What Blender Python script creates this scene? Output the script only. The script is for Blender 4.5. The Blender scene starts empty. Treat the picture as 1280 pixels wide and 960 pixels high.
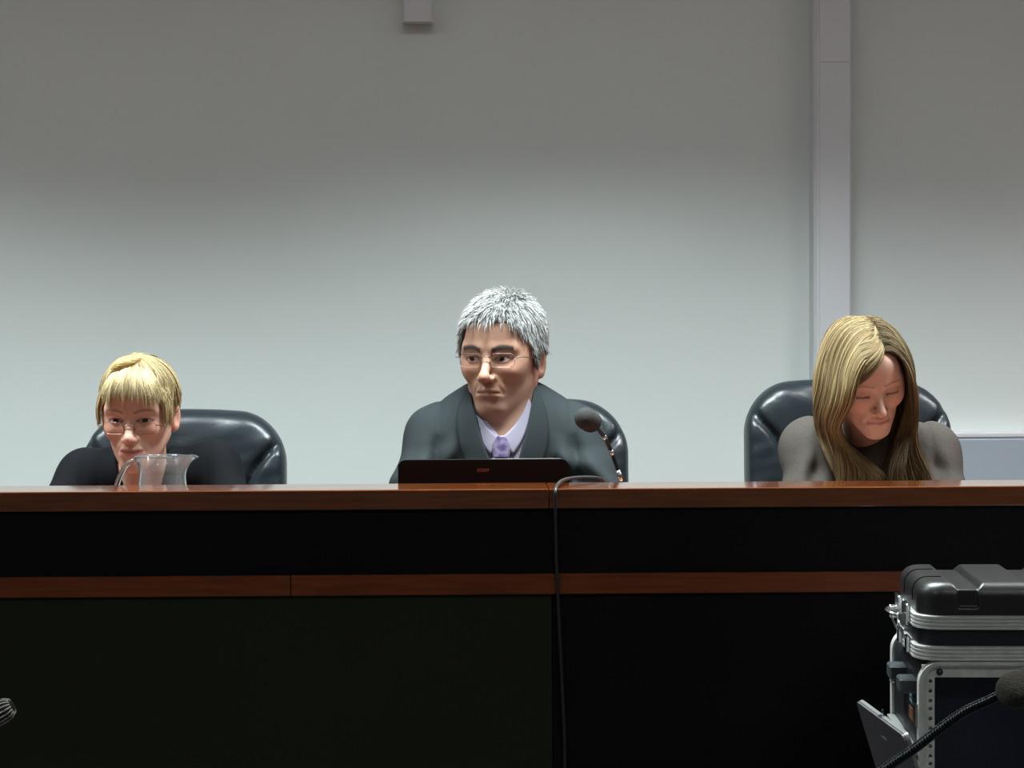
import bpy, bmesh, math, random
import numpy as np
from mathutils import Vector, Matrix, Euler

scene = bpy.context.scene
COL = scene.collection
R = math.radians

# ------------------------------------------------------------------ camera
FPX = 3000.0
cam_data = bpy.data.cameras.new('camera')
cam_data.sensor_width = 36.0
cam_data.lens = 36.0 * FPX / 1280.0
cam_data.clip_start = 0.05
cam = bpy.data.objects.new('camera', cam_data)
COL.objects.link(cam)
CAM_POS = Vector((-0.091, 0.0, 1.566))
CAM_M = (Matrix.Rotation(R(-1.2), 4, 'Z') @ Matrix.Rotation(R(90 - 1.91), 4, 'X') @ Matrix.Rotation(R(-0.26), 4, 'Z'))
cam.matrix_world = Matrix.Translation(CAM_POS) @ CAM_M
scene.camera = cam
CR = CAM_M.to_3x3()

def at(px, py, d):
    """world point seen at photograph pixel (px,py), d metres deep"""
    v = CR @ Vector(((px - 640) / FPX, (480 - py) / FPX, -1.0))
    return CAM_POS + v * d

def aty(px, py, Y):
    """world point seen at pixel (px,py) on the plane y = Y"""
    v = CR @ Vector(((px - 640) / FPX, (480 - py) / FPX, -1.0))
    return CAM_POS + v * ((Y - CAM_POS.y) / v.y)

# ------------------------------------------------------------------ world, exposure, lights
world = bpy.data.worlds.new('world'); scene.world = world
world.use_nodes = True
world.node_tree.nodes['Background'].inputs[0].default_value = (0.6, 0.65, 0.7, 1)
world.node_tree.nodes['Background'].inputs[1].default_value = 0.05
vs = scene.view_settings
vs.view_transform = 'Standard'; vs.look = 'None'; vs.gamma = 1.0; vs.use_curve_mapping = False
vs.exposure = 0.0
scene.cycles.max_bounces = 8
scene.cycles.transmission_bounces = 8
scene.cycles.use_denoising = True

CEIL = 2.95
# ceiling fixtures: (x, y, half length x, half width y, watts, spread degrees, colour)
FIXTURES = [
    (-1.75, 4.55, 0.60, 0.15, 58, 114, (0.86, 0.98, 1.0)),
    (0.15, 4.55, 0.60, 0.15, 58, 114, (0.86, 0.98, 1.0)),
    (2.05, 4.55, 0.60, 0.15, 43, 114, (0.97, 0.97, 1.0)),
    (-1.4, 1.6, 0.60, 0.15, 6.5, 160, (0.97, 1.0, 0.95)),
    (1.4, 1.6, 0.60, 0.15, 10, 160, (0.97, 1.0, 0.95)),
]
for i, (fx, fy, hx, hy, w, sp, c) in enumerate(FIXTURES):
    ld = bpy.data.lights.new('ceiling_lamp_light', 'AREA')
    ld.shape = 'RECTANGLE'; ld.size = hx * 2; ld.size_y = hy * 2
    ld.energy = w; ld.color = c; ld.spread = R(sp)
    lo = bpy.data.objects.new('ceiling_lamp_light', ld); COL.objects.link(lo)
    lo.location = (fx, fy, CEIL - 0.012)

# ------------------------------------------------------------------ helpers
def mat(name, col, rough=0.5, metal=0.0, spec=0.5, noise=None, bump=None, attr=False, coat=0.0, sss=0.0,
        trans=0.0, ior=1.45, sheen=0.0, stretch=None, attrmix=1.0):
    m = bpy.data.materials.new(name); m.use_nodes = True
    nt = m.node_tree; b = nt.nodes['Principled BSDF']
    b.inputs['Base Color'].default_value = (*col, 1)
    b.inputs['Roughness'].default_value = rough
    b.inputs['Metallic'].default_value = metal
    b.inputs['Specular IOR Level'].default_value = spec
    b.inputs['IOR'].default_value = ior
    b.inputs['Coat Weight'].default_value = coat
    b.inputs['Coat Roughness'].default_value = 0.07
    b.inputs['Transmission Weight'].default_value = trans
    if sheen:
        b.inputs['Sheen Weight'].default_value = sheen
    if sss:
        b.inputs['Subsurface Weight'].default_value = sss
        b.inputs['Subsurface Radius'].default_value = (0.012, 0.005, 0.003)
        b.inputs['Subsurface Scale'].default_value = 0.6
    tc = nt.nodes.new('ShaderNodeTexCoord')
    mp = nt.nodes.new('ShaderNodeMapping')
    nt.links.new(tc.outputs['Object'], mp.inputs[0])
    if stretch:
        mp.inputs['Scale'].default_value = stretch
    src = None
    if attr:
        a = nt.nodes.new('ShaderNodeAttribute'); a.attribute_name = 'Col'
        src = a.outputs['Color']
    if noise:   # (scale, amount, second colour)
        n = nt.nodes.new('ShaderNodeTexNoise'); n.inputs['Scale'].default_value = noise[0]
        n.inputs['Detail'].default_value = 5
        nt.links.new(mp.outputs[0], n.inputs['Vector'])
        mr = nt.nodes.new('ShaderNodeMapRange')
        mr.inputs['From Min'].default_value = 0.35; mr.inputs['From Max'].default_value = 0.65
        mr.inputs['To Max'].default_value = noise[1]
        nt.links.new(n.outputs['Fac'], mr.inputs['Value'])
        mx = nt.nodes.new('ShaderNodeMix'); mx.data_type = 'RGBA'
        nt.links.new(mr.outputs[0], mx.inputs[0])
        if src: nt.links.new(src, mx.inputs[6])
        else: mx.inputs[6].default_value = (*col, 1)
        mx.inputs[7].default_value = (*noise[2], 1)
        src = mx.outputs[2]
    if src: nt.links.new(src, b.inputs['Base Color'])
    if bump:    # (scale, strength, distance)
        n = nt.nodes.new('ShaderNodeTexNoise'); n.inputs['Scale'].default_value = bump[0]
        n.inputs['Detail'].default_value = 4
        nt.links.new(mp.outputs[0], n.inputs['Vector'])
        bp = nt.nodes.new('ShaderNodeBump'); bp.inputs['Strength'].default_value = bump[1]
        bp.inputs['Distance'].default_value = bump[2]
        nt.links.new(n.outputs['Fac'], bp.inputs['Height'])
        nt.links.new(bp.outputs[0], b.inputs['Normal'])
    return m

M = {}
M['wall'] = mat('wall_paint', (0.70, 0.735, 0.705), 0.75, spec=0.3, noise=(1.2, 0.5, (0.68, 0.715, 0.685)), bump=(220, 0.12, 0.001))
M['ceil'] = mat('ceiling_tile', (0.62, 0.62, 0.60), 0.9, bump=(300, 0.2, 0.001))
M['floor'] = mat('floor_carpet', (0.045, 0.045, 0.05), 0.95, noise=(90, 0.8, (0.03, 0.03, 0.035)), bump=(400, 0.5, 0.002))
M['duct'] = mat('white_plastic_trunking', (0.66, 0.66, 0.67), 0.45, noise=(3, 0.3, (0.62, 0.62, 0.625)))
M['duct_blue'] = mat('grey_trunking', (0.35, 0.385, 0.43), 0.5, noise=(4, 0.3, (0.32, 0.355, 0.40)))
M['wood'] = mat('red_brown_wood', (0.22, 0.060, 0.016), 0.14, spec=0.6, noise=(9, 0.8, (0.14, 0.034, 0.009)), stretch=(0.9, 8, 14), coat=1.0)
M['trimwood'] = mat('trim_wood', (0.25, 0.060, 0.016), 0.42, spec=0.4, noise=(9, 0.8, (0.15, 0.032, 0.009)), stretch=(0.9, 8, 14))
M['panel_black'] = mat('black_laminate', (0.009, 0.009, 0.010), 0.6, spec=0.12, noise=(4, 0.6, (0.004, 0.004, 0.005)))
M['panel_green'] = mat('dark_green_laminate', (0.026, 0.029, 0.016), 0.6, spec=0.15, noise=(3, 0.6, (0.021, 0.024, 0.013)))
M['leather'] = mat('black_leather', (0.014, 0.019, 0.023), 0.34, spec=0.55, bump=(160, 0.25, 0.0012))
M['blackplastic'] = mat('black_plastic', (0.012, 0.013, 0.015), 0.4, bump=(500, 0.1, 0.0005))
M['caseplastic'] = mat('case_plastic', (0.020, 0.019, 0.019), 0.33, spec=0.7, noise=(400, 0.6, (0.009, 0.009, 0.009)), bump=(700, 0.35, 0.0008))
M['alu'] = mat('aluminium', (0.80, 0.79, 0.76), 0.42, metal=0.6, noise=(60, 0.5, (0.60, 0.60, 0.57)))
M['rail'] = mat('painted_rail', (0.62, 0.61, 0.57), 0.5, metal=0.3, noise=(50, 0.4, (0.34, 0.34, 0.33)))
M['chrome'] = mat('chrome', (0.8, 0.8, 0.8), 0.18, metal=1.0)
M['darkmetal'] = mat('dark_metal', (0.05, 0.06, 0.065), 0.3, metal=0.9)
M['laptop'] = mat('laptop_black', (0.006, 0.006, 0.007), 0.35)
M['laptop_grey'] = mat('laptop_grey_lid', (0.13, 0.12, 0.13), 0.45, metal=0.3, noise=(200, 0.3, (0.10, 0.095, 0.10)))
M['laptop_edge'] = mat('laptop_silver_edge', (0.26, 0.27, 0.26), 0.4, metal=0.4)
M['logo'] = mat('logo_red', (0.34, 0.10, 0.06), 0.5)
M['foam'] = mat('foam_grey', (0.030, 0.030, 0.028), 0.95, bump=(500, 0.8, 0.002))
M['foam_khaki'] = mat('foam_khaki', (0.13, 0.125, 0.10), 0.95, noise=(600, 0.6, (0.09, 0.085, 0.07)), bump=(500, 0.8, 0.002))
M['cable'] = mat('cable_rubber', (0.035, 0.033, 0.033), 0.4)
M['glass'] = mat('glass', (0.93, 0.95, 0.96), 0.05, trans=0.955, ior=1.47)
M['lens'] = mat('lens_glass', (1, 1, 1), 0.02, trans=1.0, ior=1.04)
M['lampwhite'] = mat('lamp_housing', (0.7, 0.7, 0.7), 0.4)
M['sky_label'] = mat('label_blue', (0.10, 0.16, 0.18), 0.5)
M['orange_label'] = mat('label_orange', (0.14, 0.055, 0.03), 0.5)
M['darkblue'] = mat('dark_blue_gear', (0.006, 0.007, 0.022), 0.4)
M['bumper'] = mat('bumper_rubber', (0.05, 0.056, 0.058), 0.4)
M['table'] = mat('table_laminate', (0.03, 0.03, 0.03), 0.5)
m = bpy.data.materials.new('lamp_diffuser'); m.use_nodes = True
m.node_tree.nodes['Principled BSDF'].inputs['Base Color'].default_value = (0.8, 0.8, 0.8, 1)
m.node_tree.nodes['Principled BSDF'].inputs['Emission Color'].default_value = (0.92, 0.97, 1, 1)
m.node_tree.nodes['Principled BSDF'].inputs['Emission Strength'].default_value = 6.5
M['diffuser'] = m

def thing(name, label, cat, loc=(0, 0, 0), rotz=0.0, group=None):
    o = bpy.data.objects.new(name, None); COL.objects.link(o)
    o.empty_display_size = 0.1
    o.location = loc; o.rotation_euler = (0, 0, rotz)
    o['label'] = label; o['category'] = cat
    if group: o['group'] = group
    return o

def tag(o, label, cat, group=None):
    o['label'] = label; o['category'] = cat
    if group: o['group'] = group
    return o

def pmat(parent):
    m = Matrix.Identity(4)
    while parent is not None:
        m = (Matrix.Translation(parent.location) @ parent.rotation_euler.to_matrix().to_4x4()) @ m
        parent = parent.parent
    return m

def obj(name, geo, material, parent=None, smooth=False, world=True, col=None, kind=None, label=None, split=None):
    """geo = (verts, faces); world=True: coordinates are world ones, made local to the parent"""
    verts, faces = geo
    verts = np.asarray(verts, dtype=np.float64).reshape(-1, 3)
    if world and parent is not None:
        inv = np.array(pmat(parent).inverted())
        verts = verts @ inv[:3, :3].T + inv[:3, 3]
    me = bpy.data.meshes.new(name)
    if isinstance(faces, np.ndarray):
        n = faces.shape[1]
        me.vertices.add(len(verts)); me.vertices.foreach_set('co', verts.astype(np.float32).ravel())
        me.loops.add(faces.size); me.loops.foreach_set('vertex_index', faces.astype(np.int32).ravel())
        me.polygons.add(len(faces))
        me.polygons.foreach_set('loop_start', np.arange(0, faces.size, n, dtype=np.int32))
        me.update(calc_edges=True)
    else:
        me.from_pydata([tuple(v) for v in verts], [], faces)
    me.validate()
    if col is not None:
        ca = me.color_attributes.new('Col', 'FLOAT_COLOR', 'POINT')
        c4 = np.ones((len(verts), 4), np.float32); c4[:, :3] = col
        ca.data.foreach_set('color', c4.ravel())
    if smooth:
        me.polygons.foreach_set('use_smooth', np.ones(len(me.polygons), bool))
        if split:
            try: me.set_sharp_from_angle(angle=R(split))
            except Exception: pass
    me.materials.append(material)
    o = bpy.data.objects.new(name, me); COL.objects.link(o)
    if parent is not None: o.parent = parent
    if kind: o['kind'] = kind
    if label: o['label'] = label
    return o

def struct(name, geo, material, parent=None, **k):
    o = obj(name, geo, material, parent, **k)
    if parent is None: o['kind'] = 'structure'
    return o

def bmgeo(bm):
    bm.verts.index_update()
    v = [tuple(x.co) for x in bm.verts]; f = [[q.index for q in p.verts] for p in bm.faces]
    bm.free(); return v, f

def box(x0, x1, y0, y1, z0, z1, bev=0.0, seg=2):
    bm = bmesh.new()
    bmesh.ops.create_cube(bm, size=1.0)
    for v in bm.verts:
        v.co = Vector(((x0 + x1) / 2 + v.co.x * (x1 - x0), (y0 + y1) / 2 + v.co.y * (y1 - y0), (z0 + z1) / 2 + v.co.z * (z1 - z0)))
    if bev:
        bmesh.ops.bevel(bm, geom=bm.edges[:], offset=bev, segments=seg, profile=0.5, affect='EDGES')
    return bmgeo(bm)

def join(*gs):
    V, F = [], []
    for v, f in gs:
        o = len(V); V += [tuple(p) for p in v]; F += [[i + o for i in q] for q in f]
    return V, F

def xf(geo, m):
    v, f = geo
    return [tuple(m @ Vector(p)) for p in v], f

def catmull(P, n):
    P = np.asarray(P, float)
    Q = np.vstack([2 * P[0] - P[1], P, 2 * P[-1] - P[-2]])
    out = []
    for i in range(len(P) - 1):
        p0, p1, p2, p3 = Q[i:i + 4]
        for t in np.linspace(0, 1, n, endpoint=False):
            out.append(0.5 * ((2 * p1) + (-p0 + p2) * t + (2 * p0 - 5 * p1 + 4 * p2 - p3) * t * t + (-p0 + 3 * p1 - 3 * p2 + p3) * t ** 3))
    out.append(P[-1]); return np.array(out)

def tube(P, rad, n=8, cap=True):
    P = np.asarray(P, float); K = len(P)
    rad = np.broadcast_to(np.asarray(rad, float), (K,))
    T = np.gradient(P, axis=0); T /= np.linalg.norm(T, axis=1)[:, None] + 1e-12
    ref = np.array([0.0, 0, 1.0]) if abs(T[0][2]) < 0.9 else np.array([1.0, 0, 0])
    N = np.cross(T[0], ref); N /= np.linalg.norm(N)
    V = []; F = []
    for k in range(K):
        N = N - T[k] * N.dot(T[k]); N /= np.linalg.norm(N) + 1e-12
        B = np.cross(T[k], N)
        for j in range(n):
            a = 2 * math.pi * j / n
            V.append(P[k] + rad[k] * (math.cos(a) * N + math.sin(a) * B))
    for k in range(K - 1):
        for j in range(n):
            F.append([k * n + j, k * n + (j + 1) % n, (k + 1) * n + (j + 1) % n, (k + 1) * n + j])
    if cap:
        F.append(list(range(n))[::-1]); F.append([(K - 1) * n + j for j in range(n)])
    return [tuple(v) for v in V], F

def lathe(prof, n=32, c=(0, 0, 0), closed=False):
    """prof: (r, z) pairs"""
    V, F = [], []
    for r, z in prof:
        for j in range(n):
            a = 2 * math.pi * j / n
            V.append((c[0] + r * math.cos(a), c[1] + r * math.sin(a), c[2] + z))
    K = len(prof)
    for k in range(K - (0 if closed else 1)):
        k2 = (k + 1) % K
        for j in range(n):
            F.append([k * n + j, k * n + (j + 1) % n, k2 * n + (j + 1) % n, k2 * n + j])
    return V, F

def prism(poly, d0, d1, axis='z'):
    """polygon of 2-D points extruded between d0 and d1 along an axis"""
    n = len(poly)
    def P(p, d):
        return {'z': (p[0], p[1], d), 'y': (p[0], d, p[1]), 'x': (d, p[0], p[1])}[axis]
    V = [P(p, d0) for p in poly] + [P(p, d1) for p in poly]
    F = [list(range(n))[::-1], list(range(n, 2 * n))] + [[i, (i + 1) % n, n + (i + 1) % n, n + i] for i in range(n)]
    return V, F

def rrect(x0, x1, y0, y1, r, n=6):
    pts = []
    for cx, cy, a0 in ((x1 - r, y1 - r, 0), (x0 + r, y1 - r, 90), (x0 + r, y0 + r, 180), (x1 - r, y0 + r, 270)):
        for i in range(n + 1):
            a = R(a0 + 90 * i / n); pts.append((cx + r * math.cos(a), cy + r * math.sin(a)))
    return pts

# ------------------------------------------------------------------ signed distance modelling
def ell(x, y, z, r):
    k0 = np.sqrt((x / r[0]) ** 2 + (y / r[1]) ** 2 + (z / r[2]) ** 2) + 1e-9
    k1 = np.sqrt((x / r[0] ** 2) ** 2 + (y / r[1] ** 2) ** 2 + (z / r[2] ** 2) ** 2) + 1e-9
    return k0 * (k0 - 1.0) / k1

def capsule(x, y, z, a, b, ra, rb=None):
    rb = ra if rb is None else rb
    ax, ay, az = a; bx, by, bz = b[0] - ax, b[1] - ay, b[2] - az
    L = bx * bx + by * by + bz * bz + 1e-12
    h = np.clip(((x - ax) * bx + (y - ay) * by + (z - az) * bz) / L, 0, 1)
    return np.sqrt((x - ax - h * bx) ** 2 + (y - ay - h * by) ** 2 + (z - az - h * bz) ** 2) - (ra + (rb - ra) * h)

def smin(a, b, k):
    h = np.clip(0.5 + 0.5 * (b - a) / k, 0, 1)
    return b + (a - b) * h - k * h * (1 - h)

def ssub(a, b, k):      # a minus b
    return -smin(-a, b, k)

def sbox(x, y, z, c, h, r):
    qx = np.abs(x - c[0]) - (h[0] - r); qy = np.abs(y - c[1]) - (h[1] - r); qz = np.abs(z - c[2]) - (h[2] - r)
    return np.sqrt(np.maximum(qx, 0) ** 2 + np.maximum(qy, 0) ** 2 + np.maximum(qz, 0) ** 2) + np.minimum(np.maximum(qx, np.maximum(qy, qz)), 0) - r

def nets(f, lo, hi, h):
    """surface nets: mesh of f = 0 inside the box lo..hi at cell size h"""
    xs = np.arange(lo[0], hi[0] + h, h, dtype=np.float32); ys = np.arange(lo[1], hi[1] + h, h, dtype=np.float32)
    zs = np.arange(lo[2], hi[2] + h, h, dtype=np.float32)
    X, Y, Z = np.meshgrid(xs, ys, zs, indexing='ij')
    D = f(X, Y, Z).astype(np.float32)
    big = np.float32(h)
    for s in (np.s_[0], np.s_[-1]):
        D[s] = np.maximum(D[s], big); D[:, s] = np.maximum(D[:, s], big); D[:, :, s] = np.maximum(D[:, :, s], big)
    S = D < 0
    nx, ny, nz = D.shape
    acc = np.zeros((nx - 1, ny - 1, nz - 1, 3), np.float32); cnt = np.zeros((nx - 1, ny - 1, nz - 1), np.float32)
    sh = (nx - 1, ny - 1, nz - 1)
    for ax in range(3):
        o1, o2 = [a for a in range(3) if a != ax]
        for i in (0, 1):
            for j in (0, 1):
                st = [0, 0, 0]; st[o1] = i; st[o2] = j
                en = list(st); en[ax] = 1
                a = D[st[0]:st[0] + sh[0], st[1]:st[1] + sh[1], st[2]:st[2] + sh[2]]
                b = D[en[0]:en[0] + sh[0], en[1]:en[1] + sh[1], en[2]:en[2] + sh[2]]
                cr = (a < 0) != (b < 0)
                t = np.where(cr, a / np.where(cr, a - b, 1), 0)
                acc[..., ax] += t * cr
                acc[..., o1] += i * cr; acc[..., o2] += j * cr
                cnt += cr
    act = cnt > 0
    idx = -np.ones(sh, np.int64); idx[act] = np.arange(act.sum())
    g = np.argwhere(act)
    V = (g + acc[act] / cnt[act][:, None]) * h + np.array([xs[0], ys[0], zs[0]])
    F = []
    for ax in range(3):
        o1, o2 = [(1, 2), (2, 0), (0, 1)][ax]
        a = S; b = np.roll(S, -1, axis=ax)
        e = (a != b)
        sl = [slice(1, -1)] * 3; sl[ax] = slice(0, sh[ax])
        m = np.zeros_like(e); m[tuple(sl)] = e[tuple(sl)]
        P = np.argwhere(m); fl = a[m]
        def gi(d1, d2):
            Q = P.copy(); Q[:, o1] -= d1; Q[:, o2] -= d2
            return idx[Q[:, 0], Q[:, 1], Q[:, 2]]
        q = np.stack([gi(1, 1), gi(0, 1), gi(0, 0), gi(1, 0)], 1)
        q[~fl] = q[~fl][:, ::-1]
        F.append(q)
    F = np.concatenate(F); F = F[(F >= 0).all(1)]
    return V, F

def drape(f, A, B, n, m, off, thick, ystart, axis_dir=(0, 1, 0)):
    """cloth patch: polylines A and B (x,z) lofted, dropped along +y on the surface f = off, given thickness"""
    A = catmull(np.array([(p[0], p[1], 0) for p in A]), 12)[:, :2]; B = catmull(np.array([(p[0], p[1], 0) for p in B]), 12)[:, :2]
    def rs(C):
        d = np.r_[0, np.cumsum(np.linalg.norm(np.diff(C, axis=0), axis=1))]; t = np.linspace(0, d[-1], n)
        return np.stack([np.interp(t, d, C[:, 0]), np.interp(t, d, C[:, 1])], 1)
    A, B = rs(A), rs(B)
    v = np.linspace(0, 1, m)[None, :, None]
    G = A[:, None] * (1 - v) + B[:, None] * v
    x = G[..., 0].ravel(); z = G[..., 1].ravel(); y = np.full_like(x, ystart)
    for _ in range(90):
        d = f(x, y, z) - off
        y = y + np.clip(d, -0.01, 0.02) * 0.6
    hit = np.abs(d) < 0.006
    y = np.minimum(y, y[hit].max() if hit.any() else ystart)
    edge = 0
    V = np.stack([x, y, z], 1)
    N = n * m
    V2 = V + np.array([0, thick, 0])
    F = []
    for i in range(n - 1):
        for j in range(m - 1):
            a = i * m + j; F.append([a, a + 1, a + m + 1, a + m]); F.append([N + a + m, N + a + m + 1, N + a + 1, N + a])
    for i in range(n - 1):
        a = i * m; F.append([a, a + m, N + a + m, N + a]); a = i * m + m - 1; F.append([a + m, a, N + a, N + a + m])
    for j in range(m - 1):
        a = j; F.append([a + 1, a, N + a, N + a + 1]); a = (n - 1) * m + j; F.append([a, a + 1, N + a + 1, N + a])
    return np.vstack([V, V2]), F

def strands(P, r, cols, sides=3, flat=1.0):
    """P: N x K x 3 strand points -> tapered tubes. returns verts, quads, per-vertex colours"""
    N, K, _ = P.shape
    T = np.gradient(P, axis=1); T /= np.linalg.norm(T, axis=2, keepdims=True) + 1e-9
    ref = np.random.RandomState(1).normal(size=(N, 1, 3)); ref = np.broadcast_to(ref, T.shape)
    A = np.cross(T, ref); A /= np.linalg.norm(A, axis=2, keepdims=True) + 1e-9
    B = np.cross(T, A)
    tap = np.interp(np.linspace(0, 1, K), [0, 0.15, 0.7, 1], [0.7, 1, 0.9, 0.15])[None, :, None]
    rr = np.asarray(r).reshape(-1, 1, 1) * tap
    rings = [P + rr * (math.cos(2 * math.pi * s / sides) * A + flat * math.sin(2 * math.pi * s / sides) * B) for s in range(sides)]
    V = np.stack(rings, 2).reshape(-1, 3)
    base = (np.arange(N)[:, None] * K + np.arange(K - 1)[None]).ravel() * sides
    F = [np.stack([base + s, base + (s + 1) % sides, base + sides + (s + 1) % sides, base + sides + s], 1) for s in range(sides)]
    C = np.repeat(cols, K * sides, axis=0)
    return V, np.concatenate(F), C

def grad(f, P, e=0.002):
    x, y, z = P[:, 0], P[:, 1], P[:, 2]
    g = np.stack([f(x + e, y, z) - f(x - e, y, z), f(x, y + e, z) - f(x, y - e, z), f(x, y, z + e) - f(x, y, z - e)], 1)
    return g / (np.linalg.norm(g, axis=1, keepdims=True) + 1e-9)

def march(f, P, D, L, K, off, steer=None, pull=0.0):
    """grow strands from P along D for length L (array), riding over the surface f at height off"""
    ds = (np.asarray(L) / (K - 1)).reshape(-1, 1)
    out = [P.copy()]
    off = np.broadcast_to(off, (len(P),))
    for k in range(1, K):
        if steer is not None:
            D = D + steer(P, D, k / (K - 1))
            D /= np.linalg.norm(D, axis=1, keepdims=True) + 1e-9
        Q = P + D * ds
        d = f(Q[:, 0], Q[:, 1], Q[:, 2])
        o = off * min(1, 0.25 + k / (K * 0.35))
        pen = o - d
        mv = np.where(pen > 0, pen, pen * pull)
        Q = Q + grad(f, Q) * mv[:, None]
        D = Q - P; D /= np.linalg.norm(D, axis=1, keepdims=True) + 1e-9
        P = Q; out.append(P.copy())
    return np.stack(out, 1)
# ================================================================== THE SETTING
WALL_Y = 6.10
struct('floor', box(-4, 4, -3, WALL_Y + 0.1, -0.1, 0), M['floor'])
struct('floor_dais', box(-3.99, 3.99, 4.42, WALL_Y - 0.001, 0.0005, 0.30), M['floor'])
struct('ceiling', box(-4, 4, -3, WALL_Y + 0.1, CEIL, CEIL + 0.1), M['ceil'])
struct('wall_back', box(-4, 4, WALL_Y, WALL_Y + 0.1, 0, CEIL), M['wall'])
struct('wall_left', box(-4.1, -4, -3, WALL_Y + 0.1, 0, CEIL), M['wall'])
struct('wall_right', box(4, 4.1, -3, WALL_Y + 0.1, 0, CEIL), M['wall'])
struct('wall_front', box(-4, 4, -3.1, -3, 0, CEIL), M['wall'])

def wx(px, py=300): return aty(px, py, WALL_Y - 0.07).x
def wz(py, px=640): return aty(px, py, WALL_Y - 0.07).z

# tall vertical trunking: body with chamfered flanks, two snap-on covers and the joint between them
def trunk(name, x0, x1, z0, z1, dep, joint=None, mt=None, horiz=False):
    mt = mt or M['duct']
    c = 0.008
    prof = [(x0, WALL_Y), (x0, WALL_Y - dep + c), (x0 + c, WALL_Y - dep), (x1 - c, WALL_Y - dep), (x1, WALL_Y - dep + c), (x1, WALL_Y)]
    t = struct(name, prism(prof[::-1], z0, z1), mt)
    g = 0.0012
    cuts = [z0] + (joint or []) + [z1]
    for a, b in zip(cuts[:-1], cuts[1:]):
        obj('cover', box(x0 + 0.013, x1 - 0.005, WALL_Y - dep - 0.003, WALL_Y - dep + 0.004, a + g, b - g, 0.0012, 1), mt, t, world=False)
    return t
jz = wz(79, 1040)
trunk('trim_1', wx(1016.5), wx(1063.5), 0.3, CEIL, 0.085, [jz])
s0, s1 = wx(503, 20), wx(541, 20)
zb = wz(26, 520)
t2 = struct('trim_2', prism(rrect(s0, s1, WALL_Y - 0.06, WALL_Y + 0.0, 0.012), zb + 0.003, CEIL), M['duct'])
obj('end_cap', prism(rrect(s0 - 0.001, s1 + 0.001, WALL_Y - 0.061, WALL_Y, 0.012), zb, zb + 0.008), M['duct'], t2, world=False)
# low horizontal trunking to the right of the tall one
hz = aty(1240, 544.5, WALL_Y - 0.05).z
x0 = wx(1063.5)
t3 = struct('trim_3', box(x0, 4, WALL_Y - 0.05, WALL_Y, hz - 0.15, hz - 0.006, 0.002, 1), M['duct_blue'])
obj('top_rail', box(x0, 4, WALL_Y - 0.052, WALL_Y, hz - 0.005, hz + 0.008, 0.003, 2), M['duct'], t3, world=False)  # pale strip standing in for the soft highlight along the top
obj('cover', box(x0 + 0.002, 4, WALL_Y - 0.0535, WALL_Y - 0.04, hz - 0.145, hz - 0.009, 0.002, 1), M['duct_blue'], t3, world=False)
struct('baseboard_back', box(-4, wx(1016.5), WALL_Y - 0.015, WALL_Y, 0.3, 0.38, 0.003, 1), M['duct'])

# ceiling luminaires (outside the frame, they light the room)
for i, (fx, fy, hx, hy, w, sp, c) in enumerate(FIXTURES):
    row = 'over the bench' if fy > 3 else 'in the front row'
    side = {-1.75: 'left', 0.15: 'middle', 2.05: 'right', -1.4: 'left', 1.4: 'right'}[fx]
    t = thing('ceiling_light', '%s long white ceiling light %s' % (side, row), 'lamp', (fx, fy, CEIL), group='ceiling lights')
    e = 0.03
    fr = join(box(-hx - e, hx + e, -hy - e, -hy, -0.03, -0.0005), box(-hx - e, hx + e, hy, hy + e, -0.03, -0.0005),
              box(-hx - e, -hx, -hy, hy, -0.03, -0.0005), box(hx, hx + e, -hy, hy, -0.03, -0.0005))
    obj('frame', fr, M['lampwhite'], t, world=False)
    obj('diffuser', box(-hx, hx, -hy, hy, -0.010, -0.0005), M['diffuser'], t, world=False)

# ================================================================== THE BENCH
LY0, LY1 = 4.35, 4.50          # ledge front and back
def lz(py, px=640): return aty(px, py, LY0).z
def lx(px, py=640): return aty(px, py, LY0).x
LT = lz(611.3)                 # ledge top
LB = lz(636.0)                 # ledge underside
T0, T1 = lz(718.0), lz(743.5)
BX0, BX1 = -2.6, 2.6
WT = LT - 0.18                 # work surface
bench = thing('judges_bench', 'long judges bench with red-brown ledge over black and dark green front panels', 'desk', (0, LY0, 0))
jx = lx(686.5)
cl = [box(BX0, jx - 0.0006, LY0, LY1, LB, LT, 0.0018, 2), box(jx + 0.0006, BX1, LY0, LY1, LB, LT, 0.0018, 2)]
for g in cl: obj('ledge_board', g, M['wood'], bench)
obj('upper_panel', box(BX0 + 0.01, BX1 - 0.01, LY0 + 0.012, LY0 + 0.034, T0, LB), M['panel_black'], bench)
kx = lx(363, 730)
for a, b in ((BX0 + 0.005, kx - 0.0008), (kx + 0.0008, BX1 - 0.005)):
    obj('trim_board', box(a, b, LY0 + 0.004, LY0 + 0.030, T1, T0, 0.0012, 1), M['trimwood'], bench)
sx = lx(691, 850)
obj('lower_panel', box(BX0 + 0.01, sx - 0.001, LY0 + 0.014, LY0 + 0.034, 0.06, T1), M['panel_green'], bench, label='dark green lower front panel')
obj('lower_panel', box(sx + 0.001, BX1 - 0.01, LY0 + 0.014, LY0 + 0.034, 0.06, T1), M['panel_black'], bench, label='black lower front panel')
obj('leak_backing', box(BX0 + 0.02, BX1 - 0.02, LY0 + 0.034, LY0 + 0.044, 0.06, LB - 0.002), M['panel_black'], bench)  # unseen backing added to stop light leaking through the panel seam
obj('plinth', box(BX0 + 0.03, BX1 - 0.03, LY0 + 0.03, LY0 + 0.06, 0.0, 0.06), M['panel_black'], bench)
obj('back_riser', box(BX0 + 0.01, BX1 - 0.01, LY1 - 0.03, LY1 - 0.008, WT, LB), M['trimwood'], bench)
obj('worktop', box(BX0, BX1, LY0 + 0.036, 4.875, WT - 0.03, WT, 0.002, 1), M['wood'], bench)
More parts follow.
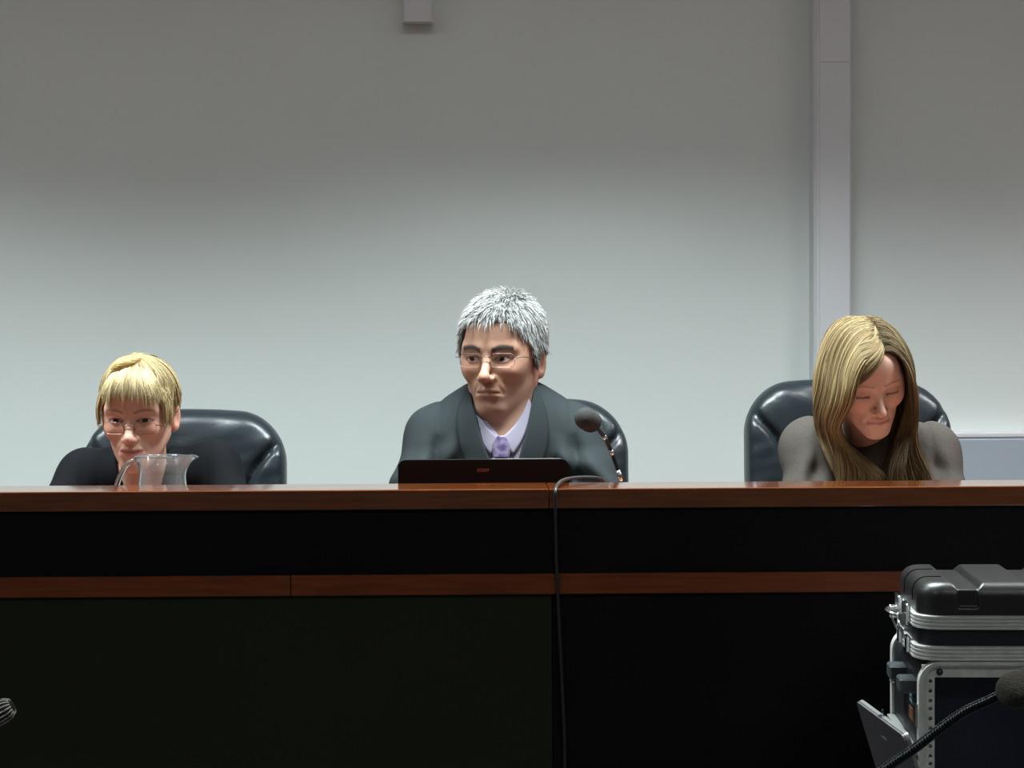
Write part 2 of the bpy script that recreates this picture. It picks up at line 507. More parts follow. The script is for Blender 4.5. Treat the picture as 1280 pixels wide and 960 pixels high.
for x in (BX0 + 0.01, -0.87, 0.87, BX1 - 0.035):
    obj('support_panel', box(x, x + 0.025, 4.45, 4.84, 0.30, WT - 0.03), M['panel_black'], bench)

# ================================================================== CHAIRS
def chair(label, cx, ztop, Y, w, rot):
    """high-backed leather office chair; cx, ztop: centre and top of the backrest"""
    t = thing('office_chair', label, 'chair', (cx, Y, 0.30), rot, 'leather office chairs behind the bench')
    zt = ztop - 0.30            # local top
    zb_ = 0.50
    hw = w / 2; hh = (zt - zb_) / 2; zc = (zt + zb_) / 2
    def outline(x, z):          # superellipse-like shoulder
        tt = np.clip((z - zb_) / (zt - zb_), 0, 1)
        ww = hw * (0.90 + 0.10 * np.sin(np.clip(tt * 1.5, 0, 1) * math.pi / 2))
        xx = np.abs(x) * hw / ww
        r = 0.105
        qx = xx - (hw - r); qz = np.abs(z - zc) - (hh - r)
        top = 0.016 * (x / hw) ** 2
        qz = qz + np.where(z > zc, top, 0)
        return np.sqrt(np.maximum(qx, 0) ** 2 + np.maximum(qz, 0) ** 2) + np.minimum(np.maximum(qx, qz), 0) - r
    def seam(x, z):             # distance to the stitched seams in the front face
        ax = np.abs(x)
        pts = [(hw - 0.006, zt - 0.055), (hw - 0.026, zt - 0.082), (hw - 0.058, zt - 0.115), (hw - 0.085, zt - 0.16), (hw - 0.10, zt - 0.26), (hw - 0.09, zb_ + 0.05)]
        d = np.full(x.shape, 9.0, np.float32)
        for (a0, a1), (b0, b1) in zip(pts[:-1], pts[1:]):
            bx, bz = b0 - a0, b1 - a1
            h = np.clip(((ax - a0) * bx + (z - a1) * bz) / (bx * bx + bz * bz), 0, 1)
            d = np.minimum(d, np.hypot(ax - a0 - h * bx, z - a1 - h * bz))
        d = np.minimum(d, np.where(ax < hw - 0.09, np.abs(z - (zt - 0.30) - 0.02 * np.cos(x * 12)), 9))
        return d
    def f(x, y, z):
        o = outline(x, z)
        yc = 0.05 + 0.05 * ((z - zc) / hh) ** 2 * 0.5 - 0.10 * (x / hw) ** 2 * 0.35
        inside = np.clip(-o / 0.055, 0, 1)
        puff = 0.030 + 0.030 * np.sqrt(np.clip(1 - (1 - inside) ** 2, 0, 1))
        s = seam(x, z)
        front = 0.015 * np.exp(-(s / 0.009) ** 2)
        wr = 0.0012 * np.sin(x * 60 + 9 * np.sin(z * 17)) * np.sin(z * 41 + x * 13)
        th = np.abs(y - yc) - np.where(y < yc, puff - front + wr, 0.035)
        d = smin(-o, -th, 0.022)
        return -d
    V, F = nets(f, (-hw - .02, -0.13, zb_ - .02), (hw + .02, 0.2, zt + .02), 0.0065)
    obj('backrest', (V, F), M['leather'], t, True, world=False)
    obj('seat', nets(lambda x, y, z: sbox(x, y, z, (0, -0.20, 0.445), (0.25, 0.25, 0.055), 0.05) + 0.004 * np.cos(x * 18), (-.3, -.5, .36), (.3, .1, .53), 0.012), M['leather'], t, True, world=False)
    obj('back_bar', tube(catmull([(0, -0.15, 0.37), (0, 0.06, 0.37), (0, 0.13, 0.45), (0, 0.125, 0.62)], 6), 0.016), M['blackplastic'], t, True, world=False)
    obj('gas_column', tube([(0, -0.2, 0.08), (0, -0.2, 0.39)], 0.028, 12), M['blackplastic'], t, True, world=False)
    for s in (-1, 1):
        P = catmull([(s * 0.24, -0.05, 0.40), (s * 0.285, -0.05, 0.46), (s * 0.285, -0.04, 0.60), (s * 0.285, -0.10, 0.625), (s * 0.285, -0.30, 0.62)], 6)
        obj('armrest', tube(P, 0.017, 10), M['blackplastic'], t, True, world=False)
    for k in range(5):
        a = 2 * math.pi * k / 5 + 0.3
        ex, ey = 0.29 * math.cos(a), -0.2 + 0.29 * math.sin(a)
        leg = obj('base_leg', tube([(0, -0.2, 0.10), (ex * .6, -0.2 + (ey + .2) * .6, 0.085), (ex, ey, 0.062)], [0.024, 0.02, 0.014]), M['blackplastic'], t, True, world=False)
        obj('caster', xf(lathe([(0.002, -0.012), (0.024, -0.012), (0.0265, 0), (0.024, 0.012), (0.002, 0.012)], 16), Matrix.Translation((ex, ey, 0.0268)) @ Matrix.Rotation(R(90), 4, 'X')), M['blackplastic'], leg, True, world=False)
    return t
YC = 5.30
def chair_px(label, px0, px1, pytop, rot=0.0):
    a, b = at((px0 + px1) / 2, pytop, YC), at(px1, pytop, YC)
    chair(label, a.x, a.z, YC, (px1 - px0) / FPX * YC, rot)
chair_px('black leather office chair behind the blonde woman in black at the left', 102, 357, 513)
chair_px('black leather office chair behind the grey-haired man, only its right edge showing', 532, 786, 499)
chair_px('black leather office chair behind the long-haired woman at the right', 933, 1193, 475)
# ================================================================== THINGS ON THE BENCH
def letters_poly(txt):
    pass
# laptop with its black lid towards the room
LD = 4.68
pl, pr = at(498, 600, LD), at(710.5, 600, LD)
ltop = at(604, 571.5, LD).z
lap = thing('laptop', 'black laptop with a small red maker\'s mark, lid up in front of the grey-haired man', 'laptop', ((pl.x + pr.x) / 2, LD, WT))
hw = (pr.x - pl.x) / 2
lh = ltop - WT - 0.004
obj('base', prism(rrect(-hw, hw, -0.02, 0.190, 0.015), 0.0005, 0.022), M['laptop'], lap, world=False)
kb = join(*[box(-0.14 + i * 0.0195, -0.124 + i * 0.0195, 0.03 + r * 0.019, 0.046 + r * 0.019, 0.0205, 0.024) for i in range(15) for r in range(5)])
obj('keyboard', kb, M['blackplastic'], lap, world=False, kind='stuff')
tilt = R(8)
TM = Matrix.Translation((0, -0.012, 0.022)) @ Matrix.Rotation(-tilt, 4, 'X').inverted()
TM = Matrix.Translation((0, -0.008, 0.020)) @ Matrix.Rotation(R(7), 4, 'X')
lh2 = (lh - 0.018) / math.cos(R(7))
lid = obj('lid', xf(prism([(x, z) for x, z in rrect(-hw, hw, 0, lh2, 0.014)], -0.006, 0.0, 'y'), TM), M['laptop'], lap, world=False)
scrm = mat('laptop_screen', (0.02, 0.02, 0.025), 0.2)
obj('screen', xf(prism(rrect(-hw + .012, hw - .012, 0.018, lh2 - .012, 0.003), 0.0, 0.0008, 'y'), TM), scrm, lid, world=False)
obj('top_edge', xf(box(0.015, hw - 0.016, -0.0052, -0.0012, lh2 - 0.001, lh2 + 0.0009), TM), M['laptop_edge'], lid, world=False, label='silvery strip along the top of the lid')
# the maker's name: S O N Y in small raised strokes (from behind the lid it faces the room)
def stroke_text(txt, h, w, gap, th):
    G = {'S': [((1, 1), (0, 1)), ((0, 1), (0, .5)), ((0, .5), (1, .5)), ((1, .5), (1, 0)), ((1, 0), (0, 0))],
         'O': [((0, 0), (0, 1)), ((0, 1), (1, 1)), ((1, 1), (1, 0)), ((1, 0), (0, 0))],
         'N': [((0, 0), (0, 1)), ((0, 1), (1, 0)), ((1, 0), (1, 1))],
         'Y': [((0, 1), (.5, .5)), ((1, 1), (.5, .5)), ((.5, .5), (.5, 0))]}
    gs = []; x = 0
    for ch in txt:
        for (a, b) in G[ch]:
            p = Vector((x + a[0] * w, a[1] * h)); q = Vector((x + b[0] * w, b[1] * h)); d = (q - p).normalized() * th / 2
            nn = Vector((-d.y, d.x)); p = p - d; q = q + d
            poly = [p + nn, p - nn, q - nn, q + nn]
            gs.append([(v.x, v.y) for v in poly])
        x += w + gap
    return gs, x - gap
gs, tw = stroke_text('SONY', 0.0052, 0.0036, 0.0026, 0.0013)
mk = at(604, 587, LD - 0.02)
cxm = mk.x - lap.location.x - tw / 2; czm = (mk.z - WT - 0.02) / math.cos(R(7)) - 0.0026
letters = join(*[prism([(cxm + a, czm + b) for a, b in g], -0.0068, -0.0058, 'y') for g in gs])
obj('maker_mark', xf(letters, TM), M['logo'], lid, world=False, label='small red lettering on the lid')

# glass water jug
JD = 4.66
jc = at(203.5, 590, JD)
jt = at(200, 569.5, JD).z
jug = thing('water_jug', 'clear glass water jug with pouring lip and handle in front of the blonde woman', 'jug', (jc.x, JD, WT))
H = jt - WT
prof_o = [(0.0, 0.0), (0.040, 0.0), (0.046, 0.004), (0.0485, 0.02), (0.052, 0.06), (0.054, 0.10), (0.052, 0.14), (0.047, H - 0.055), (0.0445, H - 0.035), (0.047, H - 0.018), (0.052, H - 0.006), (0.0545, H - 0.001)]
zz = catmull([(r, z, 0) for r, z in prof_o], 4)
prof_i = [(max(r - 0.0032, 0), z) for r, z, _ in zz if z > 0.012]
pr_ = [(r, z) for r, z, _ in zz] + [(zz[-1][0] - 0.0012, H + 0.0008)] + prof_i[::-1] + [(0.0, 0.010)]
V, F = lathe([(max(r, 0.0003), z) for r, z in pr_], 48)
V2 = []
for x, y, z in V:
    a = math.atan2(y, x); r = math.hypot(x, y)
    u = max(0, (z - (H - 0.055)) / 0.055)
    lip = math.exp(-(a / 0.42) ** 2) * u ** 2
    dip = math.exp(-((abs(a) - 0.75) / 0.30) ** 2) * u ** 2
    r2 = r * (1 + 0.30 * lip - 0.05 * dip)
    V2.append((r2 * math.cos(a), r2 * math.sin(a) * (1 - 0.25 * lip), z + 0.005 * math.exp(-((r2 - 0.060) / 0.006) ** 2) * lip * u - 0.003 * lip * u - 0.001 * dip))
obj('jug_body', (V2, F), M['glass'], jug, True, world=False)
hp = catmull([(-0.0435, 0, H - 0.016), (-0.055, 0, H - 0.010), (-0.072, 0, H - 0.022), (-0.089, 0, H - 0.06), (-0.091, 0, H - 0.11), (-0.078, 0, H - 0.155), (-0.0515, 0, H - 0.175)], 8)
obj('jug_handle', tube(hp, 0.0055, 12), M['glass'], jug, True, world=False)

# gooseneck microphone in front of the man
MD = 4.72
g0 = at(777.5, 606, MD); g1 = at(767, 572, MD - 0.005); g2 = at(757, 549, MD - 0.02); g3 = at(747, 535, MD - 0.05)
mic = thing('bench_microphone', 'gooseneck microphone with round grey foam on the bench before the grey-haired man', 'microphone', (g0.x + 0.01, MD, WT))
bx_, by_ = g0.x + 0.012, MD
obj('base', xf(prism(rrect(-0.055, 0.055, -0.06, 0.06, 0.02), 0.0005, 0.028), Matrix.Translation((0, 0, 0))), M['blackplastic'], mic, world=False)
P = catmull([(bx_ - 0.002, by_, WT + 0.027), (g0.x + 0.004, by_, WT + 0.10), g0, g1, g2, g3], 8)
obj('gooseneck', tube(P, 0.0042, 10), M['darkmetal'], mic, True)
for a_, b_ in ((17, 20), (25, 27), (32, 34)):
    obj('neck_sleeve', tube([P[a_], P[b_]], 0.0047, 10), M['chrome'], mic, True)
fc = at(735, 525, MD - 0.075)
def foamball(c, d, r, l, h):
    d = Vector(d).normalized()
    a = Vector(c) - d * (l / 2 - r); b = Vector(c) + d * (l / 2 - r)
    lo = [min(a[i], b[i]) - r - .01 for i in range(3)]; hi = [max(a[i], b[i]) + r + .01 for i in range(3)]
    return nets(lambda x, y, z: capsule(x, y, z, a, b, r) + 0.0004 * np.sin(x * 900) * np.sin(y * 950) * np.sin(z * 870), lo, hi, h)
dirm = (Vector(fc) - g3)
obj('foam_windscreen', foamball(fc, (-0.55, -0.75, 0.35), 0.0215, 0.062, 0.0025), M['foam'], mic, True)

# cable over the ledge
CD = 4.52
cp = [at(762, 615, 4.62), at(756, 603, 4.60), at(748, 597.5, 4.57), at(730, 596.5, 4.54), at(712, 598, 4.50)]
c2 = [(at(702, 601, 4.44)), at(697, 606, 4.39)]
pts = [tuple(p) for p in cp] + [tuple(p) for p in c2]
top = at(695, 611, 4.345)
pts += [(top.x, LY0 - 0.006, LT - 0.002), (aty(694, 628, LY0 - 0.005).x, LY0 - 0.006, aty(694, 628, LY0).z), tuple(aty(694.5, 660, LY0 + 0.003)), tuple(aty(695.5, 700, LY0 + 0.001)),
        tuple(aty(697, 730, LY0 - 0.003)), tuple(aty(699, 780, LY0 + 0.002)), tuple(aty(703, 860, LY0 + 0.004)), tuple(aty(706, 940, LY0 + 0.004)), tuple(aty(705, 1060, LY0 + 0.002)), (aty(700, 1200, LY0).x, LY0 - 0.02, 0.02), (aty(690, 1200, LY0).x + 0.2, LY0 - 0.25, 0.006)]
start = Vector((bx_, MD + 0.05, WT + 0.012))
pts = [tuple(start), (start.x + 0.035, MD + 0.02, WT + 0.05), (at(770, 640, 4.66))] + pts
cb = obj('microphone_cable', tube(catmull([tuple(p) for p in pts], 8), 0.0030, 8), M['cable'], None, True)
tag(cb, 'thin grey cable looping over the ledge and hanging down the bench front', 'cable')

# ================================================================== CASES AT THE RIGHT
M['slot'] = mat('slot_shade_black', (0.002, 0.002, 0.002), 0.95, spec=0.05)
CY = 3.81
fl = at(1153, 830, CY)      # front left lower corner of the upper case
CROT = R(-3.7)
RW, RDp = 0.53, 0.30
TBL = 0.735
# table under the equipment (below the frame)
tb = thing('equipment_table', 'low dark table under the equipment cases', 'table', (fl.x + 0.2, CY, 0), CROT)
obj('tabletop', box(-0.16, 0.66, -0.65, 0.42, TBL - 0.03, TBL, 0.003, 1), M['table'], tb, world=False)
for x in (-0.13, 0.60):
    for y in (-0.60, 0.36):
        obj('leg', box(x, x + 0.03, y, y + 0.03, 0, TBL - 0.03), M['table'], tb, world=False)

def band(x0, x1, y0, y1, z0, z1, r, out, ribs=4):
    """ribbed aluminium extrusion running all round"""
    pr = [(-0.004, z0)]; n = ribs
    hgt = (z1 - z0) / n
    for i in range(n):
        a = z0 + i * hgt
        pr += [(out * 0.45, a + hgt * 0.06), (out, a + hgt * 0.25), (out, a + hgt * 0.75), (out * 0.45, a + hgt * 0.94)]
    pr += [(-0.004, z1)]
    base = rrect(x0 + r, x1 - r, y0 + r, y1 - r, 0.0001, 8)
    # direction from the corner centre
    V, F = [], []
    dirs = []
    for cx, cy, a0 in ((x1 - r, y1 - r, 0), (x0 + r, y1 - r, 90), (x0 + r, y0 + r, 180), (x1 - r, y0 + r, 270)):
        for i in range(9):
            a = R(a0 + 90 * i / 8); dirs.append((cx, cy, math.cos(a), math.sin(a)))
    n = len(dirs)
    for o, z in pr:
        for cx, cy, dx, dy in dirs: V.append((cx + (r + o) * dx, cy + (r + o) * dy, z))
    for k in range(len(pr) - 1):
        for j in range(n): F.append([k * n + j, k * n + (j + 1) % n, (k + 1) * n + (j + 1) % n, (k + 1) * n + j])
    F.append([(len(pr) - 1) * n + j for j in range(n)]); F.append(list(range(n))[::-1])
    return V, F

z0 = fl.z
up = thing('equipment_case', 'black plastic case with two ribbed metal bands, lying on top of the rack', 'case', (fl.x, CY, z0), CROT)
zl0, zl1 = 0.0, 0.024
zu0, zu1 = 0.050, 0.073
zt = at(1250, 736, CY + 0.02).z - z0 + 0.009
cr = 0.042
obj('lower_band', band(0, RW, 0, RDp, zl0, zl1, cr, 0.005), M['alu'], up, True, world=False, split=35)
obj('upper_band', band(0, RW, 0, RDp, zu0, zu1, cr, 0.005), M['alu'], up, True, world=False, split=35)
bodyf = prism(rrect(0.002, RW - 0.002, 0.002, RDp - 0.002, cr - 0.002, 8), zl1, zu0)
cb_ = obj('body', bodyf, M['blackplastic'], up, True, world=False, split=40)
obj('recess_plate', box(0.205, 0.30, -0.0012, 0.003, zl1 + 0.013, zl1 + 0.0165), M['caseplastic'], cb_, world=False)
def lidf(x, y, z):
    r = 0.026
    cx = np.abs(x - RW / 2) - (RW / 2 - cr); cy = np.abs(y - RDp / 2) - (RDp / 2 - cr)
    side = np.sqrt(np.maximum(cx, 0) ** 2 + np.maximum(cy, 0) ** 2) + np.minimum(np.maximum(cx, cy), 0) - cr + 0.001
    topz = z - zt
    k = 0.024
    a = np.maximum(side + k, 0); b = np.maximum(topz + k, 0)
    d = np.sqrt(a * a + b * b) - k + np.minimum(np.maximum(side + k, topz + k), 0)
    d = np.maximum(d, zu1 - 0.002 - z)
    # channels running front to back
    for c0 in (0.078 + 0.0, 0.225 + 0.015):
        pass
    for (a0, a1) in ((0.063, 0.095), (0.180, 0.212), (0.300, 0.332), (0.417, 0.449)):
        ch = np.maximum(np.abs(x - (a0 + a1) / 2) - (a1 - a0) / 2 - np.clip((z - zt + 0.011) * 0.8, 0, 0.02), (zt - 0.011) - z)
        ch = np.maximum(ch, -np.inf)
        sl = np.maximum(np.abs(x - (a0 + a1) / 2) - (a1 - a0) / 2, np.minimum(y, RDp - y) - 0.007)
        sl = np.maximum(sl, (zt - 0.040) - z)
        d = ssub(d, ch, 0.003); d = ssub(d, sl, 0.003)
    return d
V, F = nets(lidf, (-0.008, -0.008, zu1 - 0.008), (RW + 0.008, RDp + 0.008, zt + 0.008), 0.0022)
lid_ = obj('lid', (V, F), M['caseplastic'], up, True, world=False)
for yc in (RDp * 0.30, RDp * 0.66):  # black strips instead of carved slots: the slots' shade put into colour
    P = []
    for a_ in np.linspace(R(78), R(185), 16):
        lo_, hi_ = 0.0, 0.09
        for _ in range(24):
            mid = (lo_ + hi_) / 2
            q_ = [np.array([v]) for v in (0.040 + mid * math.cos(a_), yc, zt - 0.034 + mid * math.sin(a_))]
            if lidf(*q_)[0] < 0: lo_ = mid
            else: hi_ = mid
        P.append((0.040 + hi_ * math.cos(a_), zt - 0.034 + hi_ * math.sin(a_), math.cos(a_), math.sin(a_)))
    V, F = [], []
    for k, (px_, pz_, nx_, nz_) in enumerate(P):
        for e_ in (-0.003, 0.0008):
            for w_ in (-0.0034, 0.0034): V.append((px_ + nx_ * e_, yc + w_, pz_ + nz_ * e_))
        if k:
            b_ = 4 * k
            F += [[b_ - 4 + i0, b_ - 4 + i1, b_ + i1, b_ + i0] for i0, i1 in ((0, 1), (1, 3), (3, 2), (2, 0))]
    F += [[0, 2, 3, 1], [4 * len(P) - 4, 4 * len(P) - 3, 4 * len(P) - 1, 4 * len(P) - 2]]
    obj('slot_shade_strip', (V, F), M['slot'], lid_, world=False, label='matt black strip standing in for a shaded slot over the lid end')
# butterfly latches on the left flank
for yl in (RDp * 0.30, RDp * 0.66):
    lt = obj('latch', join(box(-0.011, -0.004, yl - 0.016, yl + 0.016, zu0 - 0.004, zu1 + 0.010, 0.002, 1), box(-0.010, -0.004, yl - 0.016, yl + 0.016, zl0 + 0.002, zl1 + 0.006, 0.002, 1)), M['chrome'], up, world=False)
    obj('latch_hook', tube(catmull([(-0.012, yl - 0.011, zl1 + 0.001), (-0.020, yl - 0.012, zu0 - 0.004), (-0.022, yl, zu0 + 0.004), (-0.020, yl + 0.012, zu0 - 0.004), (-0.012, yl + 0.011, zl1 + 0.001)], 6), 0.0018, 6), M['chrome'], lt, True, world=False)
    obj('latch_wing', join(box(-0.024, -0.010, yl - 0.002, yl + 0.002, zu0 - 0.006, zu0 + 0.016, 0.0015, 1), tube([(-0.012, yl, zu1 - 0.006), (-0.012, yl, zu1 + 0.013)], 0.004, 10)), M['chrome'], lt, world=False)
hd = obj('case_handle', tube(catmull([(-0.004, RDp * 0.62, zu0 + 0.010), (-0.018, RDp * 0.60, zu0 + 0.012), (-0.030, RDp * 0.58, zu0 + 0.013), (-0.034, RDp * 0.52, zu0 + 0.011), (-0.028, RDp * 0.46, zu0 + 0.009), (-0.016, RDp * 0.44, zu0 + 0.006), (-0.004, RDp * 0.40, zu0 + 0.004)], 6), 0.003, 8), M['chrome'], up, True, world=False)

# rack below it
rt = z0 - 0.0006
rh = rt - TBL - 0.0005
rk = thing('rack_case', 'open equipment rack with pale metal frame and holed rail under the black case', 'rack', (fl.x, CY, TBL + 0.0005), CROT)
def ring(x0, x1, z0_, z1_, r, wdt, y0, y1):
    o = rrect(x0, x1, z0_, z1_, r, 8); i = rrect(x0 + wdt, x1 - wdt, z0_ + wdt, z1_ - wdt, max(r - wdt, 0.002), 8)
    n = len(o); V = []; F = []
    for y in (y0, y1):
        V += [(p[0], y, p[1]) for p in o] + [(p[0], y, p[1]) for p in i]
    for j in range(n):
        k = (j + 1) % n
        F += [[j, k, n + k, n + j], [2 * n + k, 2 * n + j, 3 * n + j, 3 * n + k], [k, j, 2 * n + j, 2 * n + k], [n + j, n + k, 3 * n + k, 3 * n + j]]
    return V, F
obj('shell', ring(0.004, RW - 0.004, 0.0, rh, 0.034, 0.010, 0.012, RDp + 0.09), M['blackplastic'], rk, world=False)
fr = obj('front_frame', ring(0, RW, 0, rh, 0.036, 0.006, -0.004, 0.022), M['rail'], rk, True, world=False, split=40)
obj('rear_frame', ring(0, RW, 0, rh, 0.036, 0.007, RDp + 0.07, RDp + 0.10), M['rail'], rk, True, world=False, split=40)
obj('top_rail', box(0.006, RW - 0.006, 0.004, 0.010, rh - 0.026, rh - 0.0062), M['rail'], rk, world=False)
obj('front_bead', ring(0.0055, RW - 0.0055, 0.0055, rh - 0.0055, 0.030, 0.0035, -0.001, 0.010), M['rail'], rk, True, world=False, split=40)
def rail(x0, x1, zs0, zs1, y0, y1, holes, hr=0.0033):
    V, F = [], []
    xm = (x0 + x1) / 2 + 0.003
    edges = [zs0] + [(a + b) / 2 for a, b in zip(holes[:-1], holes[1:])] + [zs1]
    for hz_, a, b in zip(holes, edges[:-1], edges[1:]):
        o = [(x1, hz_), (x1, b), (xm, b), (x0, b), (x0, hz_), (x0, a), (xm, a), (x1, a)]
        i = [(xm + hr * math.cos(R(45 * k)), hz_ + hr * math.sin(R(45 * k))) for k in range(8)]
        s = len(V)
        V += [(p[0], y0, p[1]) for p in o] + [(p[0], y0, p[1]) for p in i] + [(p[0], y1, p[1]) for p in i]
        for k in range(8):
            l = (k + 1) % 8
            F += [[s + l, s + k, s + 8 + k, s + 8 + l], [s + 8 + l, s + 8 + k, s + 16 + k, s + 16 + l]]
        F.append([s + 16 + k for k in range(8)])
    return V, F
holes = []; z = rh - 0.032; i = 0
while z > 0.012:
    holes.append(z); z -= (0.015875, 0.015875, 0.0127)[i % 3]; i += 1
holes = holes[::-1]
for (a, b) in ((0.0065, 0.026), (RW - 0.026, RW - 0.0065)):
    obj('rack_rail', rail(a, b, 0.0065, rh - 0.022, 0.0035, 0.012, holes), M['rail'], rk, world=False)
obj('screw', xf(lathe([(0.0, 0.0045), (0.003, 0.004), (0.0052, 0.002), (0.0056, 0)], 14), Matrix.Translation((0.034, 0.004, rh - 0.0175)) @ Matrix.Rotation(R(90), 4, 'X')), M['darkmetal'], rk, True, world=False)
obj('equipment_face', box(0.030, RW - 0.030, 0.05, 0.058, 0.02, rh - 0.03), M['darkblue'], rk, world=False, label='dark blue face of the equipment inside')
for yb, w_ in ((0.075, 0.075), (0.215, 0.075)):
    obj('bumper', box(-0.024, 0.006, yb - 0.025, yb + 0.028, rh - 0.060, rh - 0.036, 0.003, 1), M['bumper'], rk, world=False)
obj('side_label', box(0.002, 0.0042, 0.05, 0.14, rh - 0.115, rh - 0.055), M['blackplastic'], rk, world=False)
for k in range(3):
    obj('label_stripe', box(0.0012, 0.0030, 0.06, 0.13, rh - 0.066 - k * 0.009, rh - 0.061 - k * 0.009), M['sky_label'], rk, world=False, label='pale blue stripe on the side label')
obj('label_patch', box(0.0012, 0.0030, 0.055, 0.135, rh - 0.112, rh - 0.092), M['orange_label'], rk, world=False, label='orange patch on the side label')
obj('side_latch', box(-0.006, 0.004, RDp + 0.05, RDp + 0.085, rh - 0.09, rh - 0.06, 0.002, 1), M['chrome'], rk, world=False)
obj('side_strip', box(-0.010, 0.004, 0.0, RDp + 0.06, rh - 0.152, rh - 0.146, 0.001, 1), M['laptop_edge'], rk, world=False)
obj('side_hinge', box(-0.005, 0.004, 0.004, 0.02, rh - 0.105, rh - 0.07), M['chrome'], rk, world=False)

# grey laptop left of the rack, lid leaning towards us
ln_, lf_ = at(1132, 918.5, 3.30), at(1073, 875.5, 3.59)
lo_l = at(1133, 960, 3.36)
ax = (lf_ - ln_); LL = ax.length
gl = thing('laptop', 'grey laptop seen from behind its open lid, standing left of the rack', 'laptop', (ln_.x, ln_.y, TBL))
e1 = ax.normalized(); e1.z = 0; e1.normalize()
dn = Vector((0.30, 0.02, -1.0)).normalized(); dn = (dn - e1 * dn.dot(e1)).normalized()
tz = (ln_.z + lf_.z) / 2
Ll = (tz - TBL - 0.022) / -dn.z
n_ = e1.cross(dn).normalized()
O = Vector((ln_.x, ln_.y, tz))
def fr_(u, v, w): return O + e1 * u + dn * v + n_ * w
def slab(u0, u1, v0, v1, w0, w1, r):
    P = rrect(u0, u1, v0, v1, r, 6)
    V, F = prism(P, w0, w1)
    return [tuple(fr_(*v)) for v in V], F
s_ = 1 if n_.x < 0 else -1    # outside of the lid is towards -x
lid2 = obj('lid', slab(0.0, LL, 0.0, Ll, 0.0005 * s_, 0.004 * s_, 0.010), M['laptop_grey'], gl)
obj('lid_frame', slab(-0.001, LL + 0.001, -0.001, Ll, -0.005 * s_, 0.0004 * s_, 0.011), M['laptop_edge'], gl)
obj('lid_catch', join(slab(LL * 0.47, LL * 0.53, -0.002, 0.004, -0.003 * s_, 0.002 * s_, 0.001), slab(LL * 0.49, LL * 0.505, -0.010, 0.0, -0.006 * s_, -0.004 * s_, 0.0005)), M['darkmetal'], gl)
obj('lid_badge', slab(LL * 0.46, LL * 0.56, 0.03, 0.034, 0.0038 * s_, 0.0046 * s_, 0.001), M['laptop_edge'], lid2)
hb = O + dn * Ll
bx0 = hb.x
obj('base', box(bx0 - 0.012, bx0 + 0.225, hb.y, hb.y + LL, TBL + 0.0008, TBL + 0.022, 0.003, 1), M['laptop_edge'], gl)

# ================================================================== FOREGROUND MICROPHONES (only their tips reach the frame)
def fg_mic(label, tip, tipdir, path, base, r, l, fm, neck_r, sock=True):
    t = thing('gooseneck_microphone', label, 'microphone', base)
    obj('foam_windscreen', foamball(tip, tipdir, r, l, 0.0016), fm, t, True)
    obj('gooseneck', tube(catmull([tuple(p) for p in path], 10), neck_r, 12), M['darkmetal'], t, True)
    obj('base', lathe([(0.001, 0.0305), (0.03, 0.030), (0.055, 0.02), (0.06, 0.0005), (0.001, 0.0005)], 28, base), M['blackplastic'], t, True)
    return t
FD = 2.05
# the table they stand on, below the frame
FT = 0.76
ft = thing('front_table', 'dark foreground table carrying the two front microphones', 'table', (0, 2.1, 0))
obj('tabletop', box(-1.1, 1.1, 1.75, 2.45, FT - 0.03, FT, 0.003, 1), M['table'], ft)
for x in (-1.05, 1.02):
    for y in (1.8, 2.37): obj('leg', box(x, x + 0.03, y, y + 0.03, 0, FT - 0.03), M['table'], ft)
tipc = at(1284, 857, FD)
pts = [at(1258, 865, FD), at(1235, 876, FD + 0.004), at(1205, 890, FD + 0.01), at(1175, 911, FD + 0.015), at(1140, 938, FD + 0.02), at(1105, 962, FD + 0.025), at(1060, 1000, FD + 0.03), at(1010, 1090, FD + 0.04)]
bs = (pts[-1].x - 0.01, pts[-1].y, FT)
pts.append(Vector((bs[0], bs[1], FT + 0.02)))
fm1 = fg_mic('foreground microphone with khaki foam and ribbed gooseneck at the lower right corner', tipc, (1, 0.1, 0.35), pts, bs, 0.0158, 0.056, M['foam_khaki'], 0.0042)
# ribs of the gooseneck
P = catmull([tuple(p) for p in pts], 10)
seg = np.linalg.norm(np.diff(P, axis=0), axis=1); L = np.r_[0, np.cumsum(seg)]
q = np.arange(0.004, 0.30, 0.0028)
RP = np.stack([np.interp(q, L, P[:, i]) for i in range(3)], 1)
rb = []
for a, b in zip(RP[:-1], RP[1:]):
    d = (b - a) * 0.22; m_ = (a + b) / 2
    rb.append(tube([m_ - d, m_ + d], 0.00455, 10))
o = obj('neck_ribs', join(*rb), M['darkmetal'], fm1, True); o['kind'] = 'stuff'
obj('neck_collar', tube([tuple(at(1262, 863, FD)), tuple(at(1252, 867.5, FD))], 0.006, 12), M['blackplastic'], fm1, True)

tipl = at(-10, 896, 2.2)
ptl = [at(-14, 900, 2.2), at(-40, 915, 2.2), at(-80, 960, 2.2), at(-110, 1080, 2.2)]
bl = (ptl[-1].x, ptl[-1].y, FT); ptl.append(Vector((bl[0], bl[1], FT + 0.02)))
fm2 = fg_mic('foreground microphone poking in at the left edge with a grey ribbed rounded tip', tipl, (1, 0, 0.55), ptl, bl, 0.0105, 0.046, M['foam'], 0.004)
dl = Vector((1, 0, 0.55)).normalized(); nl = Vector((-0.55, 0, 1)).normalized(); bl_ = dl.cross(nl)
rbs = []
for k in range(16):
    a = 2 * math.pi * k / 16
    off = (nl * math.cos(a) + bl_ * math.sin(a)) * 0.0107
    c = Vector(tipl) + off
    rbs.append(tube([tuple(c - dl * 0.018), tuple(c + dl * 0.010), tuple(c + dl * 0.017 - off * 0.15), tuple(c + dl * 0.021 - off * 0.4)], 0.0009, 5))
